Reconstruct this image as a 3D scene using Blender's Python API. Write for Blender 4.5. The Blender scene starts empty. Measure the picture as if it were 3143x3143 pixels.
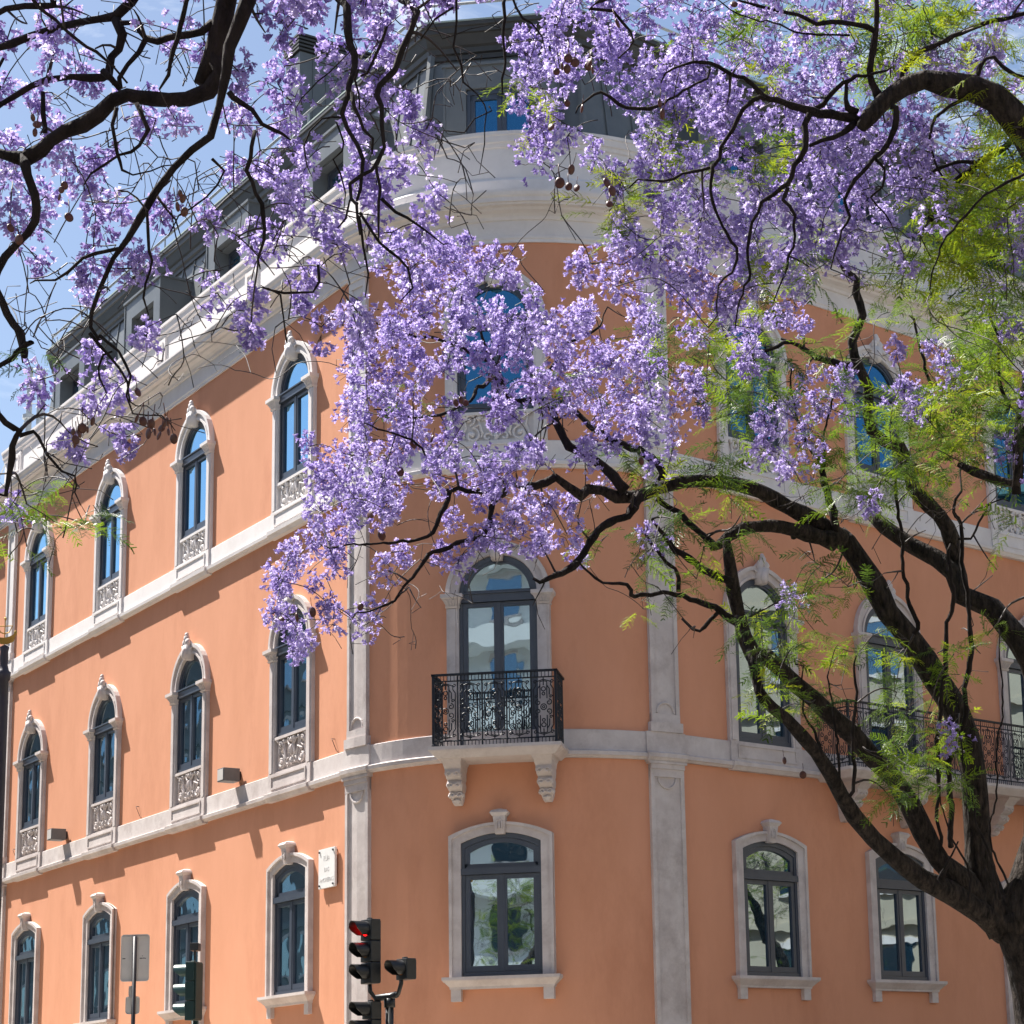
import bpy, math, random
import numpy as np
from mathutils import Matrix, Vector

random.seed(7)
RNG = np.random.default_rng(11)
sc = bpy.context.scene
COL = sc.collection

# ------------------------------------------------------------------ camera
F_PX, PX, PY = 6549.85, 2007.09, 2012.94
RIGHT = np.array([0.99961345, 0.00585632, -0.02717825])
UP = np.array([0.02780204, -0.21056199, 0.97718509])
FWD = np.array([0.0, 0.97756297, 0.21064342])
CAM = np.array([0.0, 0.0, 1.6])
cd = bpy.data.cameras.new('camera')
co = bpy.data.objects.new('camera', cd)
COL.objects.link(co)
m = Matrix.Identity(4)
for i in range(3):
    m[i][0], m[i][1], m[i][2], m[i][3] = RIGHT[i], UP[i], -FWD[i], CAM[i]
co.matrix_world = m
cd.sensor_width = 36
cd.lens = 36 * F_PX / 3143
cd.shift_x = (1571.5 - PX) / 3143
cd.shift_y = (PY - 1571.5) / 3143
cd.clip_end = 3000
sc.camera = co

# ------------------------------------------------------------------ light
SUN_H = (-0.8545, 0.5195)
SUN_EL = math.radians(57)
w = bpy.data.worlds.new('World')
sc.world = w
w.use_nodes = True
nt = w.node_tree
nt.nodes.clear()
N = nt.nodes.new
L = nt.links.new
out = N('ShaderNodeOutputWorld')
bg = N('ShaderNodeBackground')
sky = N('ShaderNodeTexSky')
sky.sky_type = 'NISHITA'
sky.sun_disc = False
sky.sun_elevation = SUN_EL
sky.sun_rotation = math.atan2(SUN_H[0], SUN_H[1])
sky.air_density = 1.0
sky.dust_density = 1.2
sky.ozone_density = 1.5
tc = N('ShaderNodeTexCoord')
mp = N('ShaderNodeMapping')
mp.inputs['Scale'].default_value = (3.2, 3.2, 7.5)
mp.inputs['Rotation'].default_value = (0.3, 0.5, 0.2)
nz = N('ShaderNodeTexNoise')
nz.inputs['Scale'].default_value = 1.6
nz.inputs['Detail'].default_value = 9
nz.inputs['Roughness'].default_value = 0.62
nz.inputs['Distortion'].default_value = 0.5
cr = N('ShaderNodeValToRGB')
cr.color_ramp.elements[0].position = 0.56
cr.color_ramp.elements[1].position = 0.78
mx = N('ShaderNodeMixRGB')
mx.inputs['Color2'].default_value = (9, 9.3, 9.8, 1)
L(tc.outputs['Generated'], mp.inputs['Vector'])
L(mp.outputs[0], nz.inputs['Vector'])
L(nz.outputs['Fac'], cr.inputs[0])
L(cr.outputs[0], mx.inputs['Fac'])
L(sky.outputs[0], mx.inputs['Color1'])
L(mx.outputs[0], bg.inputs['Color'])
bg.inputs['Strength'].default_value = 0.058
L(bg.outputs[0], out.inputs[0])

sd = bpy.data.lights.new('sun', 'SUN')
sd.energy = 5.0
sd.angle = math.radians(0.5)
sd.color = (1.0, 0.95, 0.88)
so = bpy.data.objects.new('sun', sd)
COL.objects.link(so)
so.rotation_euler = Vector((SUN_H[0] * math.cos(SUN_EL), SUN_H[1] * math.cos(SUN_EL), math.sin(SUN_EL))).to_track_quat('Z', 'Y').to_euler()
sc.view_settings.view_transform = 'Standard'
sc.view_settings.look = 'None'
sc.view_settings.exposure = 1.45
sc.view_settings.gamma = 1
sc.cycles.max_bounces = 8
sc.cycles.transparent_max_bounces = 8

# ------------------------------------------------------------------ materials
def principled(name):
    mt = bpy.data.materials.new(name)
    mt.use_nodes = True
    t = mt.node_tree
    return mt, t, t.nodes['Principled BSDF']

def setin(b, **kw):
    for k, v in kw.items():
        k = k.replace('_', ' ')
        if k in b.inputs:
            b.inputs[k].default_value = v

def noise_mat(name, c1, c2, scale=3.0, rough=0.8, bump=0.1, bscale=60, spec=0.3, detail=6, metallic=0.0, c3=None, s3=0.6, stretch=(1, 1, 1), bdist=0.01):
    mt, t, b = principled(name)
    tc = t.nodes.new('ShaderNodeTexCoord')
    mp = t.nodes.new('ShaderNodeMapping')
    mp.inputs['Scale'].default_value = stretch
    n1 = t.nodes.new('ShaderNodeTexNoise')
    n1.inputs['Scale'].default_value = scale
    n1.inputs['Detail'].default_value = detail
    n1.inputs['Roughness'].default_value = 0.65
    r = t.nodes.new('ShaderNodeValToRGB')
    r.color_ramp.elements[0].position = 0.32
    r.color_ramp.elements[1].position = 0.7
    r.color_ramp.elements[0].color = (*c1, 1)
    r.color_ramp.elements[1].color = (*c2, 1)
    t.links.new(tc.outputs['Object'], mp.inputs[0])
    t.links.new(mp.outputs[0], n1.inputs['Vector'])
    t.links.new(n1.outputs['Fac'], r.inputs[0])
    col = r.outputs[0]
    if c3:
        n3 = t.nodes.new('ShaderNodeTexNoise')
        n3.inputs['Scale'].default_value = s3
        n3.inputs['Detail'].default_value = 10
        n3.inputs['Roughness'].default_value = 0.75
        r3 = t.nodes.new('ShaderNodeValToRGB')
        r3.color_ramp.elements[0].position = 0.5
        r3.color_ramp.elements[1].position = 0.72
        mx = t.nodes.new('ShaderNodeMixRGB')
        mx.inputs['Color2'].default_value = (*c3, 1)
        t.links.new(mp.outputs[0], n3.inputs['Vector'])
        t.links.new(n3.outputs['Fac'], r3.inputs[0])
        t.links.new(r3.outputs[0], mx.inputs['Fac'])
        t.links.new(col, mx.inputs['Color1'])
        col = mx.outputs[0]
    t.links.new(col, b.inputs['Base Color'])
    setin(b, Roughness=rough, Specular_IOR_Level=spec, Metallic=metallic)
    if bump:
        n2 = t.nodes.new('ShaderNodeTexNoise')
        n2.inputs['Scale'].default_value = bscale
        n2.inputs['Detail'].default_value = 5
        bp = t.nodes.new('ShaderNodeBump')
        bp.inputs['Strength'].default_value = bump
        bp.inputs['Distance'].default_value = bdist
        t.links.new(mp.outputs[0], n2.inputs['Vector'])
        t.links.new(n2.outputs['Fac'], bp.inputs['Height'])
        t.links.new(bp.outputs[0], b.inputs['Normal'])
    return mt

M = {}
M['plaster'] = noise_mat('salmon_plaster', (0.62, 0.290, 0.172), (0.675, 0.322, 0.198), 1.2, 0.9, 0.12, 14, 0.15, c3=(0.555, 0.248, 0.145), s3=0.5, bdist=0.02, stretch=(1, 1, 0.4))
M['stone'] = noise_mat('limestone', (0.50, 0.44, 0.42), (0.64, 0.585, 0.56), 2.5, 0.75, 0.3, 45, 0.25, c3=(0.40, 0.345, 0.325), s3=1.3, bdist=0.008)
M['stone_white'] = noise_mat('painted_stone', (0.68, 0.645, 0.635), (0.76, 0.725, 0.71), 2.0, 0.7, 0.12, 30, 0.25, c3=(0.62, 0.58, 0.56), s3=0.8)
M['zinc'] = noise_mat('zinc_roof', (0.115, 0.128, 0.136), (0.155, 0.166, 0.172), 1.5, 0.42, 0.08, 20, 0.5, metallic=0.0)
M['zinc_dark'] = noise_mat('zinc_fascia', (0.04, 0.038, 0.035), (0.06, 0.057, 0.053), 1.5, 0.5, 0.08, 20, 0.5)
M['joinery'] = noise_mat('blue_grey_joinery', (0.045, 0.055, 0.078), (0.055, 0.068, 0.092), 4, 0.32, 0, 10, 0.5)
M['iron'] = noise_mat('wrought_iron', (0.010, 0.013, 0.019), (0.018, 0.021, 0.028), 30, 0.5, 0, 200, 0.3)
M['bark'] = noise_mat('jacaranda_bark', (0.006, 0.005, 0.0045), (0.075, 0.058, 0.047), 24, 0.9, 1.0, 26, 0.2, c3=(0.008, 0.006, 0.005), s3=7, stretch=(1, 1, 0.3), bdist=0.08)
M['bark_dark'] = noise_mat('dark_bark', (0.008, 0.006, 0.0055), (0.032, 0.024, 0.021), 9, 0.9, 1.0, 25, 0.2, stretch=(1, 1, 0.35), bdist=0.03)
M['twig'] = noise_mat('twig_bark', (0.018, 0.012, 0.010), (0.055, 0.038, 0.030), 12, 0.6, 0, 10, 0.4)
M['pod'] = noise_mat('seed_pod_shell', (0.05, 0.014, 0.008), (0.13, 0.04, 0.02), 25, 0.4, 0, 10, 0.5)
M['asphalt'] = noise_mat('asphalt', (0.045, 0.045, 0.047), (0.065, 0.064, 0.062), 40, 0.85, 0.3, 200, 0.3)
M['cobble'] = noise_mat('limestone_paving', (0.34, 0.30, 0.245), (0.43, 0.385, 0.32), 14, 0.8, 0.4, 60, 0.3)
M['earth'] = noise_mat('earth', (0.05, 0.05, 0.035), (0.075, 0.07, 0.05), 3, 0.95, 0.2, 20, 0.2)
M['signal_green'] = noise_mat('dark_green_housing', (0.008, 0.028, 0.026), (0.012, 0.036, 0.033), 8, 0.5, 0, 10, 0.4)
M['signal_black'] = noise_mat('black_housing', (0.010, 0.011, 0.012), (0.02, 0.021, 0.022), 8, 0.4, 0, 10, 0.5)
M['amber'] = noise_mat('amber_lens', (0.16, 0.05, 0.006), (0.2, 0.07, 0.01), 40, 0.25, 0, 10, 0.5)
M['dark_lens'] = noise_mat('dull_lens', (0.03, 0.02, 0.02), (0.05, 0.035, 0.03), 40, 0.25, 0, 10, 0.5)
M['sign_back'] = noise_mat('bare_aluminium', (0.50, 0.47, 0.44), (0.58, 0.55, 0.52), 3, 0.5, 0, 10, 0.5)
M['pole'] = noise_mat('dark_steel_pole', (0.018, 0.017, 0.022), (0.03, 0.029, 0.035), 6, 0.45, 0, 10, 0.5)
M['lamp_grey'] = noise_mat('grey_metal', (0.10, 0.11, 0.115), (0.13, 0.14, 0.145), 6, 0.5, 0, 10, 0.4)
M['plaque'] = noise_mat('white_marble', (0.70, 0.69, 0.67), (0.78, 0.77, 0.75), 6, 0.45, 0, 10, 0.4)
M['engraving'] = noise_mat('faded_engraving', (0.65, 0.635, 0.62), (0.70, 0.685, 0.67), 6, 0.8, 0, 10, 0.2)
M['bolt'] = noise_mat('bolt', (0.05, 0.05, 0.055), (0.08, 0.08, 0.08), 6, 0.4, 0, 10, 0.4)
M['brass'] = noise_mat('gilded_bronze', (0.45, 0.24, 0.045), (0.60, 0.36, 0.08), 12, 0.35, 0, 10, 0.6, metallic=0.6)
M['post_purple'] = noise_mat('painted_cast_iron', (0.030, 0.022, 0.028), (0.045, 0.033, 0.040), 8, 0.4, 0, 10, 0.5)
M['white_render'] = noise_mat('white_render', (0.66, 0.66, 0.64), (0.74, 0.74, 0.72), 1, 0.85, 0, 10, 0.2)
M['cream_render'] = noise_mat('cream_render', (0.34, 0.29, 0.22), (0.40, 0.35, 0.27), 1, 0.85, 0, 10, 0.2)
M['galv'] = noise_mat('galvanised_steel', (0.38, 0.40, 0.42), (0.50, 0.52, 0.54), 10, 0.4, 0, 10, 0.5)
M['line_paint'] = noise_mat('road_paint', (0.7, 0.7, 0.68), (0.8, 0.8, 0.78), 10, 0.7, 0, 10, 0.2)

def emis(name, col, s):
    mt, t, b = principled(name)
    b.inputs['Base Color'].default_value = (*col, 1)
    b.inputs['Emission Color'].default_value = (*col, 1)
    b.inputs['Emission Strength'].default_value = s
    return mt
M['red_light'] = emis('lit_red_lens', (1.0, 0.005, 0.005), 1.6)

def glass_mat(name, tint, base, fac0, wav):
    # coated double glazing: tinted mirror over a dark base colour painted for the unlit room
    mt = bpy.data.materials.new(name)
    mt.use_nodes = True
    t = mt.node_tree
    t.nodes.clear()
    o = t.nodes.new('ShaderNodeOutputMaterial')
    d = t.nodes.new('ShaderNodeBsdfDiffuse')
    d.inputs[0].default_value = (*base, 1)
    g = t.nodes.new('ShaderNodeBsdfGlossy')
    g.inputs['Color'].default_value = (*tint, 1)
    g.inputs['Roughness'].default_value = 0.012
    f = t.nodes.new('ShaderNodeFresnel')
    f.inputs['IOR'].default_value = 1.5
    mr = t.nodes.new('ShaderNodeMapRange')
    mr.inputs['From Min'].default_value = 0.0
    mr.inputs['From Max'].default_value = 0.6
    mr.inputs['To Min'].default_value = fac0
    mr.inputs['To Max'].default_value = 1.0
    tc = t.nodes.new('ShaderNodeTexCoord')
    n = t.nodes.new('ShaderNodeTexNoise')
    n.inputs['Scale'].default_value = wav
    n.inputs['Detail'].default_value = 1
    bp = t.nodes.new('ShaderNodeBump')
    bp.inputs['Strength'].default_value = 0.07
    bp.inputs['Distance'].default_value = 0.02
    t.links.new(tc.outputs['Object'], n.inputs['Vector'])
    t.links.new(n.outputs['Fac'], bp.inputs['Height'])
    t.links.new(bp.outputs[0], g.inputs['Normal'])
    ms = t.nodes.new('ShaderNodeMixShader')
    t.links.new(f.outputs[0], mr.inputs[0])
    t.links.new(mr.outputs[0], ms.inputs[0])
    t.links.new(d.outputs[0], ms.inputs[1])
    t.links.new(g.outputs[0], ms.inputs[2])
    t.links.new(ms.outputs[0], o.inputs[0])
    return mt
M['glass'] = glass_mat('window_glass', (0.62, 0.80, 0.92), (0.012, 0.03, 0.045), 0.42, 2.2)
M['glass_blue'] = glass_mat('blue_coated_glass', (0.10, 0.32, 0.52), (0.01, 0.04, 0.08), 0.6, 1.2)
M['glass_sky'] = glass_mat('bright_sky_glass', (0.42, 0.74, 0.98), (0.02, 0.06, 0.11), 0.68, 1.2)  # lighter copy of the coated glass, brighter sky reflection put into its tint

def petal_mat(name, stops, trans=0.5, rough=0.55):
    mt = bpy.data.materials.new(name)
    mt.use_nodes = True
    t = mt.node_tree
    t.nodes.clear()
    o = t.nodes.new('ShaderNodeOutputMaterial')
    at = t.nodes.new('ShaderNodeAttribute')
    at.attribute_name = 'tone'
    r = t.nodes.new('ShaderNodeValToRGB')
    el = r.color_ramp.elements
    el[0].position = stops[0][0]; el[0].color = (*stops[0][1], 1)
    el[1].position = stops[-1][0]; el[1].color = (*stops[-1][1], 1)
    for p, c in stops[1:-1]:
        e = el.new(p); e.color = (*c, 1)
    t.links.new(at.outputs['Fac'], r.inputs[0])
    b = t.nodes.new('ShaderNodeBsdfPrincipled')
    b.inputs['Roughness'].default_value = rough
    setin(b, Specular_IOR_Level=0.22)
    tr = t.nodes.new('ShaderNodeBsdfTranslucent')
    ms = t.nodes.new('ShaderNodeMixShader')
    ms.inputs[0].default_value = trans
    t.links.new(r.outputs[0], b.inputs['Base Color'])
    t.links.new(r.outputs[0], tr.inputs['Color'])
    t.links.new(b.outputs[0], ms.inputs[1])
    t.links.new(tr.outputs[0], ms.inputs[2])
    t.links.new(ms.outputs[0], o.inputs[0])
    return mt
M['petal'] = petal_mat('jacaranda_petal', [(0, (0.27, 0.20, 0.46)), (0.4, (0.44, 0.355, 0.68)), (0.85, (0.64, 0.56, 0.84)), (1, (0.84, 0.78, 0.95))], 0.5, 0.5)
M['leaf'] = petal_mat('jacaranda_leaf', [(0, (0.03, 0.06, 0.018)), (0.4, (0.085, 0.15, 0.02)), (0.8, (0.22, 0.33, 0.015)), (1, (0.38, 0.42, 0.02))], 0.5, 0.38)

# ------------------------------------------------------------------ mesh helpers
class MB:
    def __init__(s):
        s.v = []; s.f = []
    def add(s, vs, fs):
        b = len(s.v)
        s.v.extend([tuple(map(float, p)) for p in vs])
        s.f.extend([tuple(i + b for i in f) for f in fs])
    def box(s, x0, x1, y0, y1, z0, z1):
        s.add([(x0, y0, z0), (x1, y0, z0), (x1, y1, z0), (x0, y1, z0), (x0, y0, z1), (x1, y0, z1), (x1, y1, z1), (x0, y1, z1)],
              [(0, 3, 2, 1), (4, 5, 6, 7), (0, 1, 5, 4), (1, 2, 6, 5), (2, 3, 7, 6), (3, 0, 4, 7)])
    def frustum(s, z0, hx0, y00, y01, z1, hx1, y10, y11, cx=0):
        s.add([(cx - hx0, y00, z0), (cx + hx0, y00, z0), (cx + hx0, y01, z0), (cx - hx0, y01, z0),
               (cx - hx1, y10, z1), (cx + hx1, y10, z1), (cx + hx1, y11, z1), (cx - hx1, y11, z1)],
              [(0, 3, 2, 1), (4, 5, 6, 7), (0, 1, 5, 4), (1, 2, 6, 5), (2, 3, 7, 6), (3, 0, 4, 7)])
    def prism(s, poly, y0, y1):
        n = len(poly)
        s.add([(x, y0, z) for x, z in poly] + [(x, y1, z) for x, z in poly],
              [tuple(range(n)), tuple(range(2 * n - 1, n - 1, -1))] + [(i, i + n, (i + 1) % n + n, (i + 1) % n) for i in range(n)])
    def ring(s, outer, inner, y0, y1, close=False):
        n = len(outer)
        vs = [(x, y0, z) for x, z in outer] + [(x, y0, z) for x, z in inner] + [(x, y1, z) for x, z in outer] + [(x, y1, z) for x, z in inner]
        fs = []
        for i in range(n if close else n - 1):
            j = (i + 1) % n
            fs += [(i, j, n + j, n + i), (2 * n + j, 2 * n + i, 3 * n + i, 3 * n + j), (j, i, 2 * n + i, 2 * n + j), (n + i, n + j, 3 * n + j, 3 * n + i)]
        if not close:
            fs += [(0, n, 3 * n, 2 * n), (n - 1, 3 * n - 1, 4 * n - 1, 2 * n - 1)]
        s.add(vs, fs)
    def tube(s, pts, rad, sides=6, cap=True):
        P = np.asarray(pts, float)
        n = len(P)
        R = np.full(n, rad, float) if np.isscalar(rad) else np.asarray(rad, float)
        T = np.gradient(P, axis=0)
        T /= np.linalg.norm(T, axis=1)[:, None] + 1e-12
        u = np.cross(T[0], (0, 0, 1) if abs(T[0][2]) < 0.9 else (1, 0, 0)); u /= np.linalg.norm(u)
        vs = []
        a = np.arange(sides) * 2 * np.pi / sides
        for i in range(n):
            u = u - T[i] * (u @ T[i]); u /= np.linalg.norm(u) + 1e-12
            w_ = np.cross(T[i], u)
            for k in range(sides):
                vs.append(P[i] + R[i] * (math.cos(a[k]) * u + math.sin(a[k]) * w_))
        fs = []
        for i in range(n - 1):
            for k in range(sides):
                k2 = (k + 1) % sides
                fs.append((i * sides + k, i * sides + k2, (i + 1) * sides + k2, (i + 1) * sides + k))
        if cap:
            fs += [tuple(range(sides - 1, -1, -1)), tuple((n - 1) * sides + k for k in range(sides))]
        s.add(vs, fs)
    def lathe(s, prof, c=(0, 0, 0), sides=20, a0=0, a1=2 * math.pi):
        full = abs(a1 - a0 - 2 * math.pi) < 1e-6
        m_ = sides if full else sides + 1
        vs = []
        for r, z in prof:
            for k in range(m_):
                a = a0 + (a1 - a0) * k / sides
                vs.append((c[0] + r * math.cos(a), c[1] + r * math.sin(a), c[2] + z))
        fs = []
        for i in range(len(prof) - 1):
            for k in range(sides):
                k2 = (k + 1) % m_
                fs.append((i * m_ + k, i * m_ + k2, (i + 1) * m_ + k2, (i + 1) * m_ + k))
        s.add(vs, fs)
    def blob(s, c, r, seg=8, rings=6, lump=0.0, seed=0):
        rg = random.Random(seed)
        vs = []
        for i in range(rings + 1):
            th = math.pi * i / rings
            for k in range(seg):
                ph = 2 * math.pi * k / seg
                q = 1 + lump * rg.uniform(-1, 1)
                vs.append((c[0] + r[0] * q * math.sin(th) * math.cos(ph), c[1] + r[1] * q * math.sin(th) * math.sin(ph), c[2] + r[2] * math.cos(th)))
        fs = [(i * seg + k, i * seg + (k + 1) % seg, (i + 1) * seg + (k + 1) % seg, (i + 1) * seg + k) for i in range(rings) for k in range(seg)]
        s.add(vs, fs)
    def build(s, name, mat, parent=None, smooth=False, mw=None, bevel=0):
        me = bpy.data.meshes.new(name)
        me.from_pydata(s.v, [], s.f)
        me.validate()
        o = link_mesh(name, me, mat, parent, smooth)
        if mw is not None:
            o.matrix_basis = mw
        if bevel:
            b = o.modifiers.new('bevel', 'BEVEL'); b.width = bevel; b.segments = 2; b.limit_method = 'ANGLE'
        return o

def fix_normals(me):
    import bmesh
    bm = bmesh.new(); bm.from_mesh(me)
    bmesh.ops.recalc_face_normals(bm, faces=bm.faces)
    bm.to_mesh(me); bm.free()

def link_mesh(name, me, mat, parent=None, smooth=False):
    if len(me.polygons) < 200000 and not name.startswith(('blossom', 'foliage')):
        fix_normals(me)
    me.materials.append(mat)
    if smooth:
        me.polygons.foreach_set('use_smooth', [True] * len(me.polygons))
    o = bpy.data.objects.new(name, me)
    COL.objects.link(o)
    if parent is not None:
        o.parent = parent
    return o

def thing(name, label, cat, loc=(0, 0, 0), group=None, rz=0):
    o = bpy.data.objects.new(name, None)
    o.empty_display_size = 0.2
    COL.objects.link(o)
    o.location = loc
    o.rotation_euler = (0, 0, rz)
    o['label'] = label; o['category'] = cat
    if group: o['group'] = group
    return o

def tag(o, label=None, cat=None, group=None, kind=None):
    if label: o['label'] = label
    if cat: o['category'] = cat
    if group: o['group'] = group
    if kind: o['kind'] = kind
    return o

def ray(x, y, d):
    """world point seen at (x, y) of a 1932 px wide frame, at depth d metres"""
    x *= 1.62681; y *= 1.62681
    return CAM + d * (FWD + RIGHT * (x - PX) / F_PX - UP * (y - PY) / F_PX)

# ------------------------------------------------------------------ the facade path
AL, AR = math.radians(54.658), math.radians(41.594)
DL = np.array([-math.cos(AL), math.sin(AL)])      # along the left front, away from the corner
DR = np.array([math.cos(AR), math.sin(AR)])
CORNER = np.array([-2.70628, 31.55614])
TURN = AL + AR
RAD = 3.8797
TAN = RAD * math.tan(TURN / 2)
LARC = RAD * TURN
A0 = CORNER + DL * TAN
A1 = CORNER + DR * TAN
T0L = TAN - 4.4113      # s=-(t+...) bookkeeping between measured t and path s
T0R = TAN - 4.2425
NL = np.array([-math.sin(AL), -math.cos(AL)])
NR = np.array([math.sin(AR), -math.cos(AR)])
CEN = A0 - NL * RAD
def sL(t): return -(t + 0.0) + T0L
def sR(t): return LARC + t - T0R
SM = LARC / 2

def frame_at(s):
    """position, tangent, outward normal (2D) at path coordinate s"""
    if s <= 0:
        return A0 + DL * (-s), -DL, NL
    if s >= LARC:
        return A1 + DR * (s - LARC), DR, NR
    a = -AL + s / RAD
    tg = np.array([math.cos(a), math.sin(a)])
    n = np.array([math.sin(a), -math.cos(a)])
    return CEN + n * RAD, tg, n

def P(s, n, z):
    p, t, nn = frame_at(s)
    q = p + nn * n
    return (q[0], q[1], z)

def local(s, z=0.0):
    p, t, nn = frame_at(s)
    return Matrix.Translation((p[0], p[1], z)) @ Matrix.Rotation(math.atan2(t[1], t[0]), 4, 'Z')

S_END_L, S_END_R = sL(18.5), sR(16.0)
def samples(a, b, step=0.22):
    pts = {a, b}
    for q in (0.0, LARC):
        if a < q < b: pts.add(q)
    lo, hi = max(a, 0.0), min(b, LARC)
    if hi > lo:
        k = max(1, int((hi - lo) / step))
        for i in range(k + 1): pts.add(lo + (hi - lo) * i / k)
    o = sorted(pts)
    res = [o[0]]
    for q in o[1:]:
        if q - res[-1] > 1e-5: res.append(q)
    return res

def sweep(mb, prof, a, b, closed=True):
    ss = samples(a, b)
    n = len(prof)
    vs = [P(s, pn, pz) for s in ss for pn, pz in prof]
    fs = []
    for i in range(len(ss) - 1):
        for k in range(n if closed else n - 1):
            k2 = (k + 1) % n
            fs.append((i * n + k, i * n + k2, (i + 1) * n + k2, (i + 1) * n + k))
    if closed:
        fs += [tuple(range(n)), tuple((len(ss) - 1) * n + k for k in reversed(range(n)))]
    mb.add(vs, fs)

# ------------------------------------------------------------------ ground
def ground_sheet(name, pts, z, mat):
    mb = MB(); mb.add([(x, y, z) for x, y in pts], [tuple(range(len(pts)))])
    return tag(mb.build(name, mat), kind='structure')
ground_sheet('ground', [(-900, -900), (900, -900), (900, 900), (-900, 900)], -0.01, M['earth'])
ground_sheet('road', [(-120, -14), (120, -14), (120, 26), (-120, 26)], 0.0, M['asphalt'])
# pavement round the building with a kerb, unseen; widened and lightened for warm bounce
mb = MB()
sweep(mb, [(6.5, 0.0), (6.5, 0.14), (-0.3, 0.14), (-0.3, 0.0)], S_END_L - 30, S_END_R + 20)
tag(mb.build('pavement', M['cobble']), kind='structure')
mb = MB(); mb.box(-60, 60, -2.2, 2.2, 0.0, 0.14); mb.box(2.0, 60, 15.0, 21.5, 0.0, 0.14)
tag(mb.build('traffic_island', M['cobble']), kind='structure')

# ------------------------------------------------------------------ building
building = thing('apartment_building', 'salmon pink corner apartment building with pale stone window surrounds, rounded corner and grey mansard roof', 'building', (CORNER[0], CORNER[1], 0))
BINV = Matrix.Translation(building.location).inverted()
def bpart(mb, name, mat, parent=building, **k):
    o = mb.build(name, mat, parent, **k)
    if parent is building and 'mw' not in k:
        o.matrix_basis = BINV
    return o
Z1B, Z1T, Z2B, Z2T, ZC = 7.17, 7.66, 11.97, 12.47, 15.94
WL = [1.855 + 4.464 * k for k in range(4)]
WR = [1.80, 5.0, 8.93, 12.4]
openings = []   # (s centre, half width, sill z, spring z, kind)
for t in WL:
    openings += [(sL(t), 0.66, 3.78, 5.88, 'seg'), (sL(t), 0.66, 7.62, 9.90, 'arch'), (sL(t), 0.66, 12.4, 14.62, 'arch')]
openings += [(SM, 0.66, 3.78, 5.88, 'seg'), (SM, 0.66, 7.35, 9.90, 'arch'), (SM, 0.66, 12.4, 14.62, 'arch')]
for i, t in enumerate(WR):
    if i == 2:
        openings += [(sR(t), 1.0, 0.5, 5.5, 'seg')]
    else:
        openings += [(sR(t), 0.66, 3.78, 5.88, 'seg')]
    openings += [(sR(t), 0.66, 7.35, 9.90, 'arch'), (sR(t), 0.66, 12.4, 14.62, 'arch')]
def top_z(o, s):
    x = abs(s - o[0]); hw = o[1]
    x = min(x, hw)
    if o[4] == 'arch': return o[3] + math.sqrt(max(0, hw * hw - x * x))
    return o[3] + 0.15 * (1 - (x / hw) ** 2)
wall = MB()
rows = [(0.0, Z1B), (Z1B, Z2B), (Z2B, 16.3)]
for zlo, zhi in rows:
    ops = [o for o in openings if zlo - 0.01 <= o[2] < zhi]
    br = set(samples(S_END_L, S_END_R, 0.2))
    for o in ops:
        for k in range(-10, 11): br.add(o[0] + o[1] * math.sin(k / 10 * math.pi / 2))
    br = sorted(br)
    o2 = [br[0]]
    for q in br[1:]:
        if q - o2[-1] > 1e-4: o2.append(q)
    for a, b in zip(o2[:-1], o2[1:]):
        mid = (a + b) / 2
        op = next((o for o in ops if abs(mid - o[0]) < o[1]), None)
        if op is None:
            wall.add([P(a, 0, zlo), P(b, 0, zlo), P(b, 0, zhi), P(a, 0, zhi)], [(0, 1, 2, 3)])
        else:
            if op[2] > zlo + 0.01:
                wall.add([P(a, 0, zlo), P(b, 0, zlo), P(b, 0, op[2]), P(a, 0, op[2])], [(0, 1, 2, 3)])
            za, zb = top_z(op, a), top_z(op, b)
            wall.add([P(a, 0, za), P(b, 0, zb), P(b, 0, zhi), P(a, 0, zhi)], [(0, 1, 2, 3)])
            wall.add([P(a, 0, za), P(b, 0, zb), P(b, -0.45, zb), P(a, -0.45, za)], [(0, 1, 2, 3)])
            wall.add([P(a, 0, op[2]), P(b, 0, op[2]), P(b, -0.45, op[2]), P(a, -0.45, op[2])], [(0, 1, 2, 3)])
    for o in ops:
        for e in (-1, 1):
            s_ = o[0] + e * o[1]
            zt = top_z(o, s_)
            wall.add([P(s_, 0, o[2]), P(s_, -0.45, o[2]), P(s_, -0.45, zt), P(s_, 0, zt)], [(0, 1, 2, 3)])
# end wall and back
wall.add([P(S_END_L, 0, 0), P(S_END_L, -12, 0), P(S_END_L, -12, 16.3), P(S_END_L, 0, 16.3)], [(0, 1, 2, 3)])
wall.add([P(S_END_R, 0, 0), P(S_END_R, -12, 0), P(S_END_R, -12, 16.3), P(S_END_R, 0, 16.3)], [(0, 1, 2, 3)])
bpart(wall, 'wall', M['plaster'])
# near-black sheet just behind the openings, painting the darkness of unlit rooms
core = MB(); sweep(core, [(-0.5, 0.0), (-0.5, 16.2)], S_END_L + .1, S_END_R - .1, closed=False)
bpart(core, 'dark_room_sheet', noise_mat('dark_interior', (0.01, 0.012, 0.015), (0.015, 0.016, 0.02), 2, 0.9, 0))

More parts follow.
